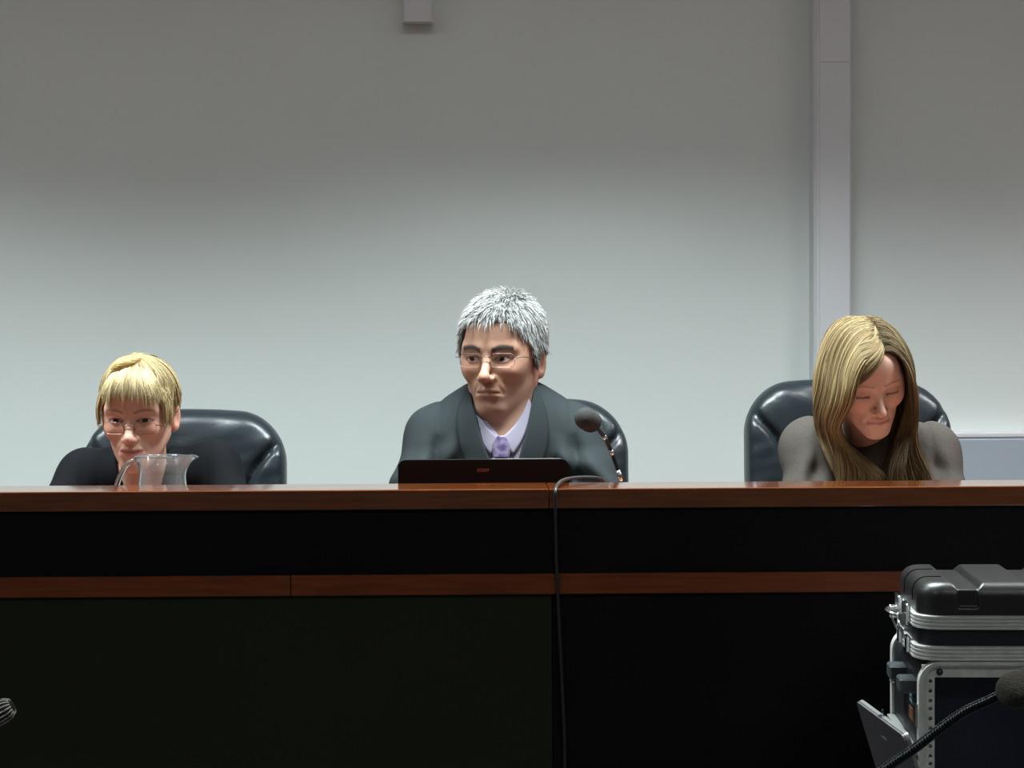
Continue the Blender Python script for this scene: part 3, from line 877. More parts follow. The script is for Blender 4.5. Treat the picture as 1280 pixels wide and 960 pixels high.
obj('grille_rib', join(*rbs), M['rail'], fm2, True, kind='stuff')
# ================================================================== PEOPLE
def head_matrix(o, yaw, pitch, roll, s):
    m = Matrix.Translation(o) @ Matrix.Rotation(R(yaw), 4, 'Z') @ Matrix.Rotation(R(pitch), 4, 'X') @ Matrix.Rotation(R(roll), 4, 'Y') @ Matrix.Scale(s, 4)
    return m
def mapper(m):
    inv = np.array(m.inverted(), dtype=np.float32)
    def to_local(x, y, z):
        return (inv[0, 0] * x + inv[0, 1] * y + inv[0, 2] * z + inv[0, 3],
                inv[1, 0] * x + inv[1, 1] * y + inv[1, 2] * z + inv[1, 3],
                inv[2, 0] * x + inv[2, 1] * y + inv[2, 2] * z + inv[2, 3])
    return to_local
def mapply(m, V):
    A = np.array(m); return V @ A[:3, :3].T + A[:3, 3]

def head_sdf(x, y, z, g):
    """canonical head, metres: eyes at z 0, face towards -y, crown at z 0.118, chin at -0.117. g: features"""
    f = g.get('female', 0)
    ax = np.abs(x)
    kz = g.get('crown', .087)
    d = ell(ax, y - .012, z - .030, (.0745, .096, kz))
    d = smin(d, ell(ax, y + .028, z + .020, (.060 - .003 * f, .062, .080)), .035)
    d = smin(d, capsule(ax, y, z, (.050 - .006 * f, .006, -.050), (.017 - .003 * f, -.068, -.097), .017 - .002 * f, .015), .035)
    d = smin(d, ell(ax, y + .074, z + .099, (.019 - .004 * f, .015, .016)), .018)
    d = smin(d, ell(ax - .042, y + .060, z + .024, (.019 - .001 * f, .020, .018)), .024)
    d = smin(d, ell(ax - .052, y + .045, z - .004, (.012, .022, .024)), .02)
    d = smin(d, ell(ax, y + .070, z - .045, (.045, .020, .035)), .03)
    d = smin(d, capsule(ax, y, z, (.012, -.0855, .0185), (.046, -.072, .020), .0085 - .002 * f), .015)
    d = ssub(d, ell(ax - .031, y + .100, z + .001, (.017, .0155, .0125)), .011)
    # muzzle, nose
    d = smin(d, ell(ax, y + .078, z + .064, (.029, .018, .023)), .018)
    nl = g.get('nose', 1.0)
    d = smin(d, capsule(ax, y, z, (0, -.082, .010), (0, -.108 * nl, -.032), .0065, .0092), .012)
    d = smin(d, ell(ax, y + .1085 * nl, z + .036, (.0105, .0115, .0095)), .006)
    d = smin(d, ell(ax - .0115, y + .097, z + .0395, (.0078, .0105, .0078)), .006)
    d = ssub(d, ell(ax - .0065, y + .103, z + .0475, (.0042, .0055, .0035)), .002)
    d = ssub(d, capsule(ax, y, z, (.017, -.098, -.043), (.030, -.084, -.068), .0016), .008)
    # lips
    lp = g.get('lips', 1.0)
    d = smin(d, capsule(ax, y, z, (.004, -.0955, -.0605), (.022, -.0845, -.0655), .0042 * lp, .002), .004)
    d = smin(d, capsule(ax, y, z, (.0, -.0945, -.0725), (.018, -.0855, -.0675), .0050 * lp, .002), .004)
    d = ssub(d, capsule(ax, y, z, (0, -.1035, -.0665), (.025, -.0885, -.0665 + g.get('smile', 0)), .0022), .003)
    d = ssub(d, ell(ax, y + .100, z + .0835, (.016, .008, .005)), .010)
    # eyes
    ec = (.031, -.0735, .0)
    lid = np.sqrt((ax - ec[0]) ** 2 + (y - ec[1]) ** 2 + (z - ec[2]) ** 2) - .0142
    d = smin(d, lid, .005)
    op = g.get('open', 0.0045)
    if op > 0:
        d = ssub(d, ell(ax - .031, y + .089, z + .001 + (ax - .031) * (-.10), (.0138, .010, op)), .0015)
    else:
        d = ssub(d, capsule(ax, y, z, (.019, -.087, -.0065), (.043, -.083, -.0060), .0010), .0015)
    # ears
    c, s = math.cos(R(18)), math.sin(R(18))
    ex, ey, ez = ax - .0745, y - .014, z + .012
    ry, rz = ey * c + ez * s * 0.6, ez * c - ey * s * 0.6
    c2, s2 = math.cos(R(24)), math.sin(R(24))
    rx = ex * c2 - ry * s2; ry = ex * s2 + ry * c2
    e = ell(rx, ry, rz, (.0050, .0165, .0300))
    e = smin(e, ell(rx, ry + .004, rz + .022, (.0055, .009, .010)), .006)
    e = ssub(e, ell(rx - .007, ry + .002, rz - .003, (.0060, .0095, .0190)), .004)
    d = smin(d, e, .006)
    return d

def eyeball(name, hm, side, gaze, iris, par):
    c = Vector((side * .031, -.0735, 0.0))
    n, mth = 30, 28
    V, C = [], []
    g = Vector(gaze).normalized()
    q = Vector((0, 0, 1)).rotation_difference(g)
    F = []
    for i in range(n + 1):
        a = math.pi * i / n
        rr = 0.0127 + (0.0004 if a < 0.45 else 0)
        for j in range(mth):
            b = 2 * math.pi * j / mth
            V.append(tuple(c + q @ (Vector((math.sin(a) * math.cos(b), math.sin(a) * math.sin(b), math.cos(a))) * rr)))
            C.append((0.004, 0.004, 0.004) if a < 0.19 else (iris if a < 0.50 else ((0.05, 0.04, 0.035) if a < 0.55 else (0.50, 0.46, 0.43))))
    for i in range(n):
        for j in range(mth):
            F.append([i * mth + j, (i + 1) * mth + j, (i + 1) * mth + (j + 1) % mth, i * mth + (j + 1) % mth])
    V = mapply(hm, np.array(V))
    return obj('eye', (V, F), M['eye'], par, True, col=np.array(C))
M['eye'] = mat('eye', (1, 1, 1), 0.12, attr=True)

def skin_colour(V, tl, base, g):
    x, y, z = tl(V[:, 0], V[:, 1], V[:, 2])
    ax = np.abs(x)
    C = np.tile(np.array(base, np.float32), (len(V), 1))
    def blend(w, c):
        nonlocal C
        w = np.clip(w, 0, 1)[:, None]; C = C * (1 - w) + np.array(c) * w
    b = np.array(base)
    red = b * np.array([1.03, .78, .74])
    face = (y < -.03)
    blend(face * 0.55 * np.exp(-((ax - .043) / .018) ** 2 - ((z + .028) / .018) ** 2), red)
    blend(face * 0.6 * np.exp(-(ax / .014) ** 2 - ((z + .038) / .012) ** 2), red)
    blend((ax > .066) * (np.abs(y) < .05) * 0.5, red)
    blend(face * 0.55 * np.exp(-((ax - .031) / .016) ** 2 - ((z + .001) / .011) ** 2), b * np.array([.62, .50, .48]) if g.get('female') else b * np.array([.60, .52, .50]))  # eye-socket shade, with eye make-up, blended into the skin colour
    # lips
    zl = -.0665; w = np.exp(-((z - zl) / .0062) ** 4) * (ax < .0245) * (y < -.078)
    blend(w * g.get('lipw', .8), g.get('lipcol', b * np.array([.85, .48, .45])))
    blend(0.75 * np.exp(-((z - zl) / .0014) ** 2) * (ax < .023) * (y < -.078), b * np.array([.30, .16, .15]))
    if g.get('stubble'):
        w = np.exp(-(np.maximum(np.abs(z + .085) - .018, 0) / .014) ** 2) * (y < .0) * (1 - np.exp(-((z - zl) / .007) ** 4) * (ax < .0235))
        blend(w * g['stubble'], b * np.array([.55, .58, .62]))
    # brows, lashes
    bz = .0195 + .003 * np.sin(np.clip((ax - .012) / .038, 0, 1) * math.pi) - g.get('frown', 0) * np.exp(-((ax - .012) / .010) ** 2)
    w = np.exp(-((z - bz) / g.get('browh', .0036)) ** 4) * (ax > .011) * (ax < .052) * (y < -.05)
    blend(w * g.get('broww', .8), g.get('browcol', (.05, .04, .035)))
    op = g.get('open', .0045)
    if op > 0:
        dl = np.sqrt(((ax - .031) / .0145) ** 2 + ((z + .001) / (op + .0008)) ** 2)
        blend(np.exp(-((dl - 1.05) / .22) ** 2) * (z > -.003) * face * .85, (.03, .02, .018))
        blend(np.exp(-((dl - 1.05) / .22) ** 2) * (z <= -.003) * face * .4, (.06, .04, .035))
    else:
        w = np.exp(-((z + .0068) / .0024) ** 2) * (ax > .017) * (ax < .046) * face
        blend(w * .92, (.025, .016, .013))
    return C

def hand(wrist, dirv, side, par_geo):
    """five separate, gently curled fingers lying palm down; returns mesh data"""
    d = Vector(dirv); d.z = 0; d.normalize(); up = Vector((0, 0, 1)); sd = d.cross(up) * side
    W = Vector(wrist)
    def P(u, v, w): return tuple(W + d * u + sd * v + up * w)
    caps = [(P(0, 0, 0), P(.03, 0, 0), .024, .024), (P(.025, -.018, 0), P(.085, -.028, -.001), .015, .0125), (P(.025, .0, 0), P(.09, -.006, 0), .015, .0125), (P(.025, .018, 0), P(.085, .016, 0), .015, .012), (P(.025, .024, 0), P(.075, .033, -.001), .014, .011)]
    fing = [(-.028, .085, (.040, .024, .019)), (-.008, .090, (.044, .028, .020)), (.013, .086, (.041, .026, .019)), (.033, .076, (.032, .019, .017))]
    F = []
    for v, u0, seg in fing:
        a, u, w = 0.12, u0, .0
        vv = v
        for k, L in enumerate(seg):
            u2 = u + L * math.cos(a); w2 = w - L * math.sin(a)
            F.append((P(u, vv, w), P(u2, vv * 1.06, w2), .0088 - k * .0008, .0080 - k * .0008)); u, w, vv = u2, w2, vv * 1.06; a += 0.28
    F += [(P(.02, -.022, -.002), P(.05, -.048, -.006), .013, .0105), (P(.05, -.048, -.006), P(.078, -.056, -.010), .0098, .0088), (P(.078, -.056, -.010), P(.100, -.054, -.012), .0088, .0075)]
    def f(x, y, z):
        dd = None
        for a, b, r0, r1 in caps:
            c = capsule(x, y, z, a, b, r0, r1); dd = c if dd is None else smin(dd, c, .012)
        for a, b, r0, r1 in F:
            dd = smin(dd, capsule(x, y, z, a, b, r0, r1), .003)
        return dd
    pts = np.array([a for a, b, *_ in caps + F] + [b for a, b, *_ in caps + F])
    return nets(f, pts.min(0) - .03, pts.max(0) + .03, .0032)

def limb_sdf(J, rs, shr=0.0):
    """rs: radii; torso + arms as one function of world coordinates"""
    L, Rr = J['shL'], J['shR']
    cx = (L[0] + Rr[0]) / 2; cy = J['chest'][1]
    def f(x, y, z):
        # torso: tapered elliptical column
        d = ell(x - J['chest'][0], y - J['chest'][1], z - J['chest'][2], (rs['chx'], rs['chy'], rs['chz']))
        d = smin(d, ell(x - J['waist'][0], y - J['waist'][1], z - J['waist'][2], (rs['wx'], rs['wy'], .22)), .08)
        nb = J['neck']
        for S, E, W, sg in ((L, J['elL'], J['wrL'], -1), (Rr, J['elR'], J['wrR'], 1)):
            d = smin(d, capsule(x, y, z, (nb[0] + sg * rs.get('nkx', .05), nb[1] + .01, nb[2] - rs.get('nkz', .045)), S, rs.get('trap', .045), rs['sh']), .05)
            d = smin(d, capsule(x, y, z, S, E, rs['sh'], rs['el']), .03)
            d = smin(d, capsule(x, y, z, E, W, rs['el'], rs['wr']), .02)
        if rs.get('collar'):
            d = smin(d, capsule(x, y, z, (nb[0], nb[1], nb[2] - .06), (nb[0] + .004, nb[1] - .012, nb[2] - .004), .062, .057), .02)
        if rs.get('bust'):
            for sg in (-1, 1):
                d = smin(d, ell(x - J['chest'][0] - sg * .07, y - J['chest'][1] + .065, z - J['chest'][2] + .05, (.062, .055, .062)), .04)
        return d + shr
    return f

def folds(f, J, amp):
    def g(x, y, z):
        d = f(x, y, z)
        for S, E, sg in ((J['shL'], J['elL'], -1), (J['shR'], J['elR'], 1)):
            w = np.exp(-((x - (S[0] + E[0]) / 2) / .09) ** 2) * np.clip((S[2] - .02 - z) / .06, 0, 1)
            d = d + amp * w * np.sin((z * 1.0 + sg * x * 0.8 + .25 * y) * 75 + 2.2 * np.sin(x * 23 + z * 11)) * (0.6 + 0.4 * np.sin(z * 31 + x * 17))
        w2 = np.exp(-(np.abs(x - J['chest'][0]) - .13) ** 2 / .0012) * np.clip((J['shL'][2] + .01 - z) / .05, 0, 1)
        cx_ = (J['shL'][0] + J['shR'][0]) / 2; zt_ = J['shL'][2] + .06; hw_ = (J['shR'][0] - J['shL'][0]) / 2
        ar = np.exp(-((np.abs(x - cx_) - hw_ * .93 - (zt_ - z) * .10) / .006) ** 2) * np.clip((z - zt_ + .17) / .05, 0, 1)
        d = d + min(amp * .7, .0035) * ar
        d = d + amp * .8 * np.exp(-((np.abs(x - cx_) - hw_ * 1.02) / .05) ** 2) * np.sin((z + .55 * np.abs(x - cx_)) * 60 + 1.5 * np.sin(x * 19)) * np.clip((J['shL'][2] - .01 - z) / .04, 0, 1)
        d = d + amp * 1.2 * w2 * np.sin(x * 95 * np.sign(x - J['chest'][0]) + z * 30)
        return d
    return g

def person(label, J, rs, hp, skin, feat, cloth_mat, trouser_mat, shoe_mat, neck_r, foldamp, cut=None, cloth_name='jacket', off=0.0, voxel=0.0055):
    base = (J['pelvis'][0], J['pelvis'][1], 0.30)
    t = thing('person', label, 'person', base, group=None)
    hm = head_matrix(*hp); tl = mapper(hm); s = hp[4]
    cf = folds(limb_sdf(J, rs), J, foldamp)
    body = limb_sdf(J, rs, 0.020)
    nt_ = mapply(hm, np.array([[0, .022, -.055]]))[0]; nb = J['neck']
    low = nb[2] - 0.10
    def bf(x, y, z):
        lx_, ly_, lz_ = tl(x, y, z)
        d = head_sdf(lx_, ly_, lz_, feat) * s
        d = smin(d, capsule(x, y, z, tuple(nt_), (nb[0], nb[1], nb[2] - .03), neck_r, neck_r * 1.08), .018 * 1)
        d = smin(d, body(x, y, z), .03)
        return np.maximum(d, low - z)
    c = Vector(hp[0])
    r = .135 * s
    V1, F1 = nets(bf, (c.x - r, c.y - r - .01, low - .01), (c.x + r, c.y + r + .01, c.z + .135 * s), .0023)
    # lower body, arms: coarser, continues below
    lo = [min(J[k][i] for k in ('elL', 'elR', 'wrL', 'wrR', 'pelvis', 'chest')) - .20 for i in range(3)]
    hi = [max(J[k][i] for k in ('elL', 'elR', 'wrL', 'wrR', 'pelvis', 'chest')) + .20 for i in range(3)]
    hi[2] = max(hi[2], nb[2] - .05)
    V2, F2 = nets(lambda x, y, z: np.maximum(body(x, y, z), z - (nb[2] - 0.055)), lo, hi, .012)
    geo = [(V1, F1), (V2, F2)]
    for k, sg in (('L', -1), ('R', 1)):
        w, e = Vector(J['wr' + k]), Vector(J['el' + k])
        dv = (w - e)
        geo.append(hand(w, dv, -1 if k == 'L' else 1, None))
    V = np.vstack([g_[0] for g_ in geo]); o = np.cumsum([0] + [len(g_[0]) for g_ in geo])[:-1]
    F = np.vstack([g_[1] + k for g_, k in zip(geo, o)])
    C = skin_colour(V, tl, skin, feat)
    sm = mat('skin', skin, 0.52, spec=0.35, attr=True, sss=0.08, bump=(900, 0.12, 0.0006))
    obj('body', (V, F), sm, t, True, col=C)
    for sd in (-1, 1):
        gz = feat.get('gaze', (0, -1, 0))
        if feat.get('open', .0045) > 0: eyeball('eye', hm, sd, gz, feat.get('iris', (.05, .03, .02)), t)
    # garment
    def gf(x, y, z):
        d = cf(x, y, z)
        if cut is not None: d = np.maximum(d, cut(x, y, z, cf))
        d = np.maximum(d, z - feat.get('clothtop', nb[2] + .06))
        # sleeves end at the wrists
        for k in ('L', 'R'):
            w, e = J['wr' + k], J['el' + k]
            n = Vector(w) - Vector(e); n.normalize()
            pl_ = (x - w[0]) * n.x + (y - w[1]) * n.y + (z - w[2]) * n.z + .012
            near = (np.abs(x - w[0]) < .09) & (np.abs(y - w[1]) < .10) & (np.abs(z - w[2]) < .08)
            d = np.where(near, np.maximum(d, pl_), d)
        return d
    lo2 = [min(J[k][i] for k in ('elL', 'elR', 'wrL', 'wrR', 'chest', 'waist')) - (.08 if i < 2 else .0) for i in range(3)]
    lo2[0] -= .02; lo2[1] = min(J['wrL'][1], J['wrR'][1], J['chest'][1] - .14) - .06; lo2[2] = J['pelvis'][2] - .02
    hi2 = [max(J[k][i] for k in ('elL', 'elR', 'chest', 'waist')) + .09 for i in range(3)]
    hi2[1] = J['waist'][1] + .17; hi2[2] = nb[2] + .10
    cg = nets(gf, lo2, hi2, voxel)
    obj(cloth_name, cg, cloth_mat, t, True)
    # trousers and shoes (behind the bench)
    pv = J['pelvis']
    def tf(x, y, z):
        d = ell(x - pv[0], y - pv[1], z - pv[2], (.17, .13, .12))
        for sg in (-1, 1):
            h_ = (pv[0] + sg * .09, pv[1], pv[2] - .01); k_ = (pv[0] + sg * .12, pv[1] - .44, .30 + .52); a_ = (pv[0] + sg * .12, pv[1] - .40, .30 + .11)
            d = smin(d, capsule(x, y, z, h_, k_, .085, .062), .04); d = smin(d, capsule(x, y, z, k_, a_, .060, .045), .02)
        return d
    obj('trousers', nets(tf, (pv[0] - .26, pv[1] - .54, .36), (pv[0] + .26, pv[1] + .16, pv[2] + .15), .012), trouser_mat, t, True)
    for sg in (-1, 1):
        obj('shoe', nets(lambda x, y, z: np.maximum(smin(ell(x - pv[0] - sg * .12, y - pv[1] + .46, z - .335, (.046, .135, .045)), ell(x - pv[0] - sg * .12, y - pv[1] + .40, z - .36, (.042, .06, .06)), .03), .3015 - z),
                 (pv[0] + sg * .12 - .07, pv[1] - .62, .295), (pv[0] + sg * .12 + .07, pv[1] - .3, .44), .008), shoe_mat, t, True)
    return t, hm, tl, cf, bf

def hairmat(name, rough=0.42):
    return mat(name, (.5, .4, .2), rough, spec=0.25, attr=True)

def rnd(seed): return np.random.RandomState(seed)

# ------------------------------------------------------------------ the grey-haired man
SH = 600.0
D1 = 5.0
def m1(px, py, dd=0.0): return at(px, py, D1 + dd)
hc = m1(628, 445, 0.0)
cz_ = lambda py, d=D1: at(640, py, d).z
nbx = m1(632, 530).x
J1 = dict(neck=(nbx, D1 + .015, cz_(503)), chest=(nbx - .003, D1 + .01, cz_(590)), waist=(nbx, D1 + .03, 1.00), pelvis=(nbx, D1 + .05, .885),
          shL=(m1(541, 0).x, D1 + .01, cz_(545)), shR=(m1(716, 0).x, D1 + .01, cz_(544)),
          elL=(m1(505, 0).x, D1 - .10, WT + .062), elR=(m1(757, 0).x, D1 - .10, WT + .062),
          wrL=(m1(560, 0).x, D1 - .27, WT + .058), wrR=(m1(690, 0).x, D1 - .28, WT + .058))
rs1 = dict(chx=.165, chy=.115, chz=.20, wx=.16, wy=.13, sh=.058, el=.054, wr=.033, trap=.040, nkx=.062, nkz=.018)
hp1 = (hc, -20, 2, 0, 1.05)
feat1 = dict(crown=.079, open=.0040, gaze=(-.35, -1, .0), iris=(.03, .02, .015), stubble=.35, browh=.0052, broww=1.0, browcol=(.045, .04, .038), frown=.003, nose=1.03,
             lipw=.6, lipcol=(.30, .13, .10), clothtop=99, smile=-.001)
# V opening of the jacket: polyline half-planes in x,z
vb = (m1(632, 0).x, cz_(606))
vl, vr = m1(592, 500), m1(664, 500)
def vcut(x, y, z, cf):
    t_ = np.clip((z - cz_(612)) / (cz_(500) - cz_(612)), 0, 1.15)
    xl = m1(618, 0).x + (vl.x - m1(618, 0).x) * t_ ** 0.9; xr = m1(641, 0).x + (vr.x - m1(641, 0).x) * t_ ** 0.9
    w = np.minimum(x - xl, xr - x)
    w = np.minimum(w, cf(x, y, z) + .022)
    w = np.minimum(w, (D1 + .0) - y)
    return np.where(z > cz_(612), w, -1.0)
suit = mat('suit_cloth', (.025, .031, .033), .8, spec=.2, noise=(700, .5, (.018, .024, .026)), bump=(900, .3, .0006))
suit_dark = mat('suit_lapel_cloth', (.017, .022, .024), .8, spec=.2, noise=(700, .5, (.013, .017, .019)), bump=(900, .3, .0006))
black_shoe = mat('shoe_leather', (.01, .01, .01), .3)
man, hm1, tl1, cf1, bf1 = person('grey-haired person in glasses, dark grey suit and purple tie behind the black laptop', J1, rs1, hp1, (.44, .25, .175), feat1, suit, suit, black_shoe, .058, .010, vcut)
# shirt: torso volume just inside the jacket
def shirtf(x, y, z):
    d = cf1(x, y, z) + .010
    nb = J1['neck']
    d = smin(d, capsule(x, y, z, (nb[0], nb[1], nb[2] - .05), (nb[0], nb[1] + .01, nb[2] + .005), .066, .062), .02)
    d = np.maximum(d, np.abs(x - nb[0]) - .105)
    zl = np.where(y < nb[1] + .005, nb[2] - .074 + np.abs(x - nb[0] + .008) * 1.25, nb[2] + .012 + (y - nb[1]) * .35)
    d = np.maximum(d, (z - zl) * .6); d = np.maximum(d, .95 - z)
    return d
shirt = mat('shirt_lilac', (.25, .225, .285), .75, spec=.2, bump=(600, .2, .0004))
obj('shirt', nets(shirtf, (nbx - .12, D1 - .16, .94), (nbx + .12, D1 + .14, J1['neck'][2] + .08), .005), shirt, man, True)
def xz(px, py, D=D1 - .10): p = at(px, py, D); return (p.x, p.z)
DF = D1 - .10
# collar leaves
ntop = J1['neck']
def collarf(x, y, z):
    return smin(cf1(x, y, z) + .010, capsule(x, y, z, (ntop[0], ntop[1], ntop[2] - .05), (ntop[0], ntop[1] + .01, ntop[2] + .04), .064, .060), .01)
for A, B in (([xz(594, 503), xz(600, 521), xz(610, 536), xz(624, 547)], [xz(593, 512), xz(596, 532), xz(604, 555), xz(613, 570)]),
             ([xz(662, 500), xz(653, 519), xz(642, 534), xz(628, 547)], [xz(666, 508), xz(661, 530), xz(652, 553), xz(641, 570)])):
    obj('collar', drape(collarf, A, B, 18, 8, .004, .003, D1 - .22), shirt, man, True)
tie = mat('tie_silk', (.06, .035, .11), .4, spec=.5, noise=(75, 1.0, (.22, .18, .28)), sheen=.2)
k1 = drape(collarf, [xz(622, 545), xz(617, 553), xz(614, 563), xz(617, 573)], [xz(631, 545), xz(636, 553), xz(639, 562), xz(636, 573)], 14, 12, .012, .012, D1 - .22)
V, F = k1
vx = V[:, 0]; cxk = (vx.min() + vx.max()) / 2; V[:, 1] += 0.010 * ((vx - cxk) / ((vx.max() - vx.min()) / 2)) ** 2
obj('tie_knot', (V, F), tie, man, True)
V, F = drape(collarf, [xz(617, 572), xz(613, 600), xz(609, 640)], [xz(636, 572), xz(641, 600), xz(645, 640)], 20, 10, .007, .004, D1 - .22)
obj('tie', (V, F), tie, man, True)
# lapels
lapL = drape(cf1, [xz(588, 492), xz(592, 512), xz(600, 542), xz(612, 575), xz(622, 612)], [xz(580, 491), xz(571, 515), xz(572, 545), xz(580, 575), xz(600, 610)], 30, 10, .009, .008, D1 - .24)
lapR = drape(cf1, [xz(668, 490), xz(664, 512), xz(657, 542), xz(648, 575), xz(638, 612)], [xz(677, 493), xz(684, 515), xz(687, 545), xz(680, 575), xz(660, 610)], 30, 10, .009, .008, D1 - .24)
obj('lapel', lapL, suit_dark, man, True); obj('lapel', lapR, suit_dark, man, True)
# jacket collar standing behind the neck
a = np.linspace(-2.4, 2.4, 40) + math.pi / 2
nx_, ny_ = ntop[0], ntop[1] + .010
V, F = [], []
for rr, zz_ in ((.072, -.035), (.068, .002), (.067, .010), (.071, .011), (.076, .002), (.088, -.040)):
    for t_ in a:
        V.append((nx_ + rr * 1.02 * math.cos(t_), ny_ + rr * math.sin(t_), ntop[2] + zz_ + .018 * math.sin(t_)))
n = len(a)
for k in range(5):
    for j in range(n - 1): F.append([k * n + j, k * n + j + 1, (k + 1) * n + j + 1, (k + 1) * n + j])
obj('jacket_collar', (V, F), suit_dark, man, True)

def glasses(hm, par, lw, lh, y0, z0, rim, tempz, frame_top=True, tint=None):
    """thin lenses on a wire frame with side arms, in head coordinates"""
    t = None
    for sg in (-1, 1):
        c = (sg * .033, z0)
        P = [(c[0] + px_, c[1] + pz_) for px_, pz_ in rrect(-lw, lw, -lh, lh, lh * .75, 6)]
        def yy(px_): return y0 + 3.2 * px_ * px_
        V = [(p[0], yy(p[0]), p[1]) for p in P] + [(p[0], yy(p[0]) + .0012, p[1]) for p in P]
        n = len(P)
        F = [list(range(n))[::-1], list(range(n, 2 * n))] + [[i, (i + 1) % n, n + (i + 1) % n, n + i] for i in range(n)]
        l = obj('lens', (mapply(hm, np.array(V)), F), M['lens'], par)
        rimP = [(p[0], yy(p[0]), p[1]) for p in P if (not frame_top) or p[1] > c[1] + lh * .2 or True]
        rimP.append(rimP[0])
        if rim: obj('lens_rim', (mapply(hm, np.array(tube(rimP, rim, 6)[0])), tube(rimP, rim, 6)[1]), M['wire'], par, True)
        ex = sg * (.033 + lw)
        T = catmull([(ex, yy(ex), z0 + lh * .4), (sg * .069, yy(ex) + .008, z0 + lh * .45), (sg * .0765, -.03, z0 + tempz * .4), (sg * .0775, .0, z0 + tempz), (sg * .0785, .012, z0 + tempz - .004)], 8)
        g_ = tube(T, .0009, 6); obj('temple_arm', (mapply(hm, np.array(g_[0])), g_[1]), M['wire'], par, True)
    B = catmull([(-.033 + lw, y0 + .0005, z0 + lh * .3), (-.006, y0 - .003, z0 + lh * .55), (.006, y0 - .003, z0 + lh * .55), (.033 - lw, y0 + .0005, z0 + lh * .3)], 6)
    g_ = tube(B, .0010, 6); obj('bridge', (mapply(hm, np.array(g_[0])), g_[1]), M['wire'], par, True)
    for sg in (-1, 1):
        g_ = tube(catmull([(sg * .012, y0, z0 + lh * .2), (sg * .011, y0 + .006, z0 - .002), (sg * .0105, y0 + .010, z0 - .006)], 5), .0008, 6)
        obj('nose_pad', (mapply(hm, np.array(g_[0])), g_[1]), M['wire'], par, True)
M['wire'] = mat('wire_frame', (.20, .16, .13), .25, metal=.9)
glasses(hm1, man, .0235, .0135, -.101, -.003, .00055, .006)

# short grey hair: cap and strands
def hs(x, y, z): return head_sdf(x, y, z, dict(feat1, open=.001))
def man_hair():
    r = rnd(5)
    def allow(x, y, z):
        ax = np.abs(x)
        line = np.interp(y, [-.10, -.075, -.055, -.035, -.022, -.005, .012, .03, .05, .12], [.068, .066, .055, .030, .000, -.018, .015, -.02, -.045, -.060])
        return z > line
    N = 26000
    u = r.normal(size=(N, 3)); u /= np.linalg.norm(u, axis=1)[:, None]
    P = u * np.array([.0745, .096, .079]) + np.array([0, .012, .030])
    P = P[allow(P[:, 0], P[:, 1], P[:, 2])][:9500]
    for _ in range(3): P = P - grad(hs, P) * (hs(P[:, 0], P[:, 1], P[:, 2]) + .001)[:, None]
    n = grad(hs, P)
    # comb: away from the crown whorl, forward at the top, down at the sides
    w = np.array([.01, .06, .105]); D = P - w; D -= n * (D * n).sum(1)[:, None]; D /= np.linalg.norm(D, axis=1)[:, None] + 1e-6
    top = np.clip((P[:, 2] - .05) / .05, 0, 1)[:, None]
    D = D * 1.0 + n * (.16 + .42 * top) + r.normal(size=D.shape) * (.10 + .15 * top) + np.array([-.12, 0, 0]) * top
    D /= np.linalg.norm(D, axis=1)[:, None]
    L = .018 + .018 * top[:, 0] + r.uniform(0, .010, len(P))
    cl = rnd(2).normal(size=(220, 3)); ci = (np.floor(P[:, 0] / .011) * 13 + np.floor(P[:, 1] / .011) * 7 + np.floor(P[:, 2] / .011) * 3).astype(int) % 220
    D = D + cl[ci] * (.10 + .16 * top); D /= np.linalg.norm(D, axis=1)[:, None]
    L = np.where(P[:, 2] < .02, L * .7, L)
    off = r.uniform(.002, .010, len(P)) * (.6 + .9 * top[:, 0])
    S = march(hs, P, D, L, 7, off, lambda P_, D_, t: np.array([0, 0, -.22]) * np.ones_like(P_) * 1.0, .03)
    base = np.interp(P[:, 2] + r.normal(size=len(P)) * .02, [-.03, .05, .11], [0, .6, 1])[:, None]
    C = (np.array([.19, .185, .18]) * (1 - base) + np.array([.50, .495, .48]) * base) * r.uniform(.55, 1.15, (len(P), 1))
    return S, C
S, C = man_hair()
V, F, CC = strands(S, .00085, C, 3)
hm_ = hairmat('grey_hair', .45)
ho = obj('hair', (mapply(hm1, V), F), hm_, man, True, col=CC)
def capf(x, y, z):
    d = hs(x, y, z) - .0045
    line = np.interp(y, [-.10, -.075, -.055, -.035, -.022, -.005, .012, .03, .05, .12], [.072, .070, .062, .040, .012, .004, .030, .010, -.010, -.030])
    d = np.maximum(d, (line - z) * .7)
    return np.maximum(d, -(hs(x, y, z) + .004))
V, F = nets(capf, (-.09, -.10, -.07), (.09, .125, .13), .0035)
obj('hair_under', (mapply(hm1, V), F), mat('grey_hair_under', (.32, .32, .32), .7), man, True)

# ------------------------------------------------------------------ blonde person at the left
D2 = 4.93
hc2 = at(174, 515, D2 - .12)
def c2(py): return at(200, py, D2).z
nx2 = at(182, 560, D2).x
J2 = dict(neck=(nx2, D2 - .02, c2(583)), chest=(nx2 + .003, D2 + .06, c2(650)), waist=(nx2, D2 + .12, 1.00), pelvis=(nx2, D2 + .19, .885),
          shL=(at(103, 0, D2).x, D2 + .03, c2(598)), shR=(at(261, 0, D2).x, D2 + .03, c2(588)),
          elL=(at(62, 0, D2).x, D2 - .08, WT + .055), elR=(at(300, 0, D2).x, D2 - .08, WT + .055),
          wrL=(at(120, 0, D2).x, D2 - .26, WT + .036), wrR=(at(275, 0, D2).x, D2 - .26, WT + .036))
rs2 = dict(chx=.14, chy=.10, chz=.17, wx=.13, wy=.11, sh=.056, el=.047, wr=.028, trap=.038, nkx=.050, nkz=.015, bust=1)
hp2 = (hc2, -5, 9, 0, .945)
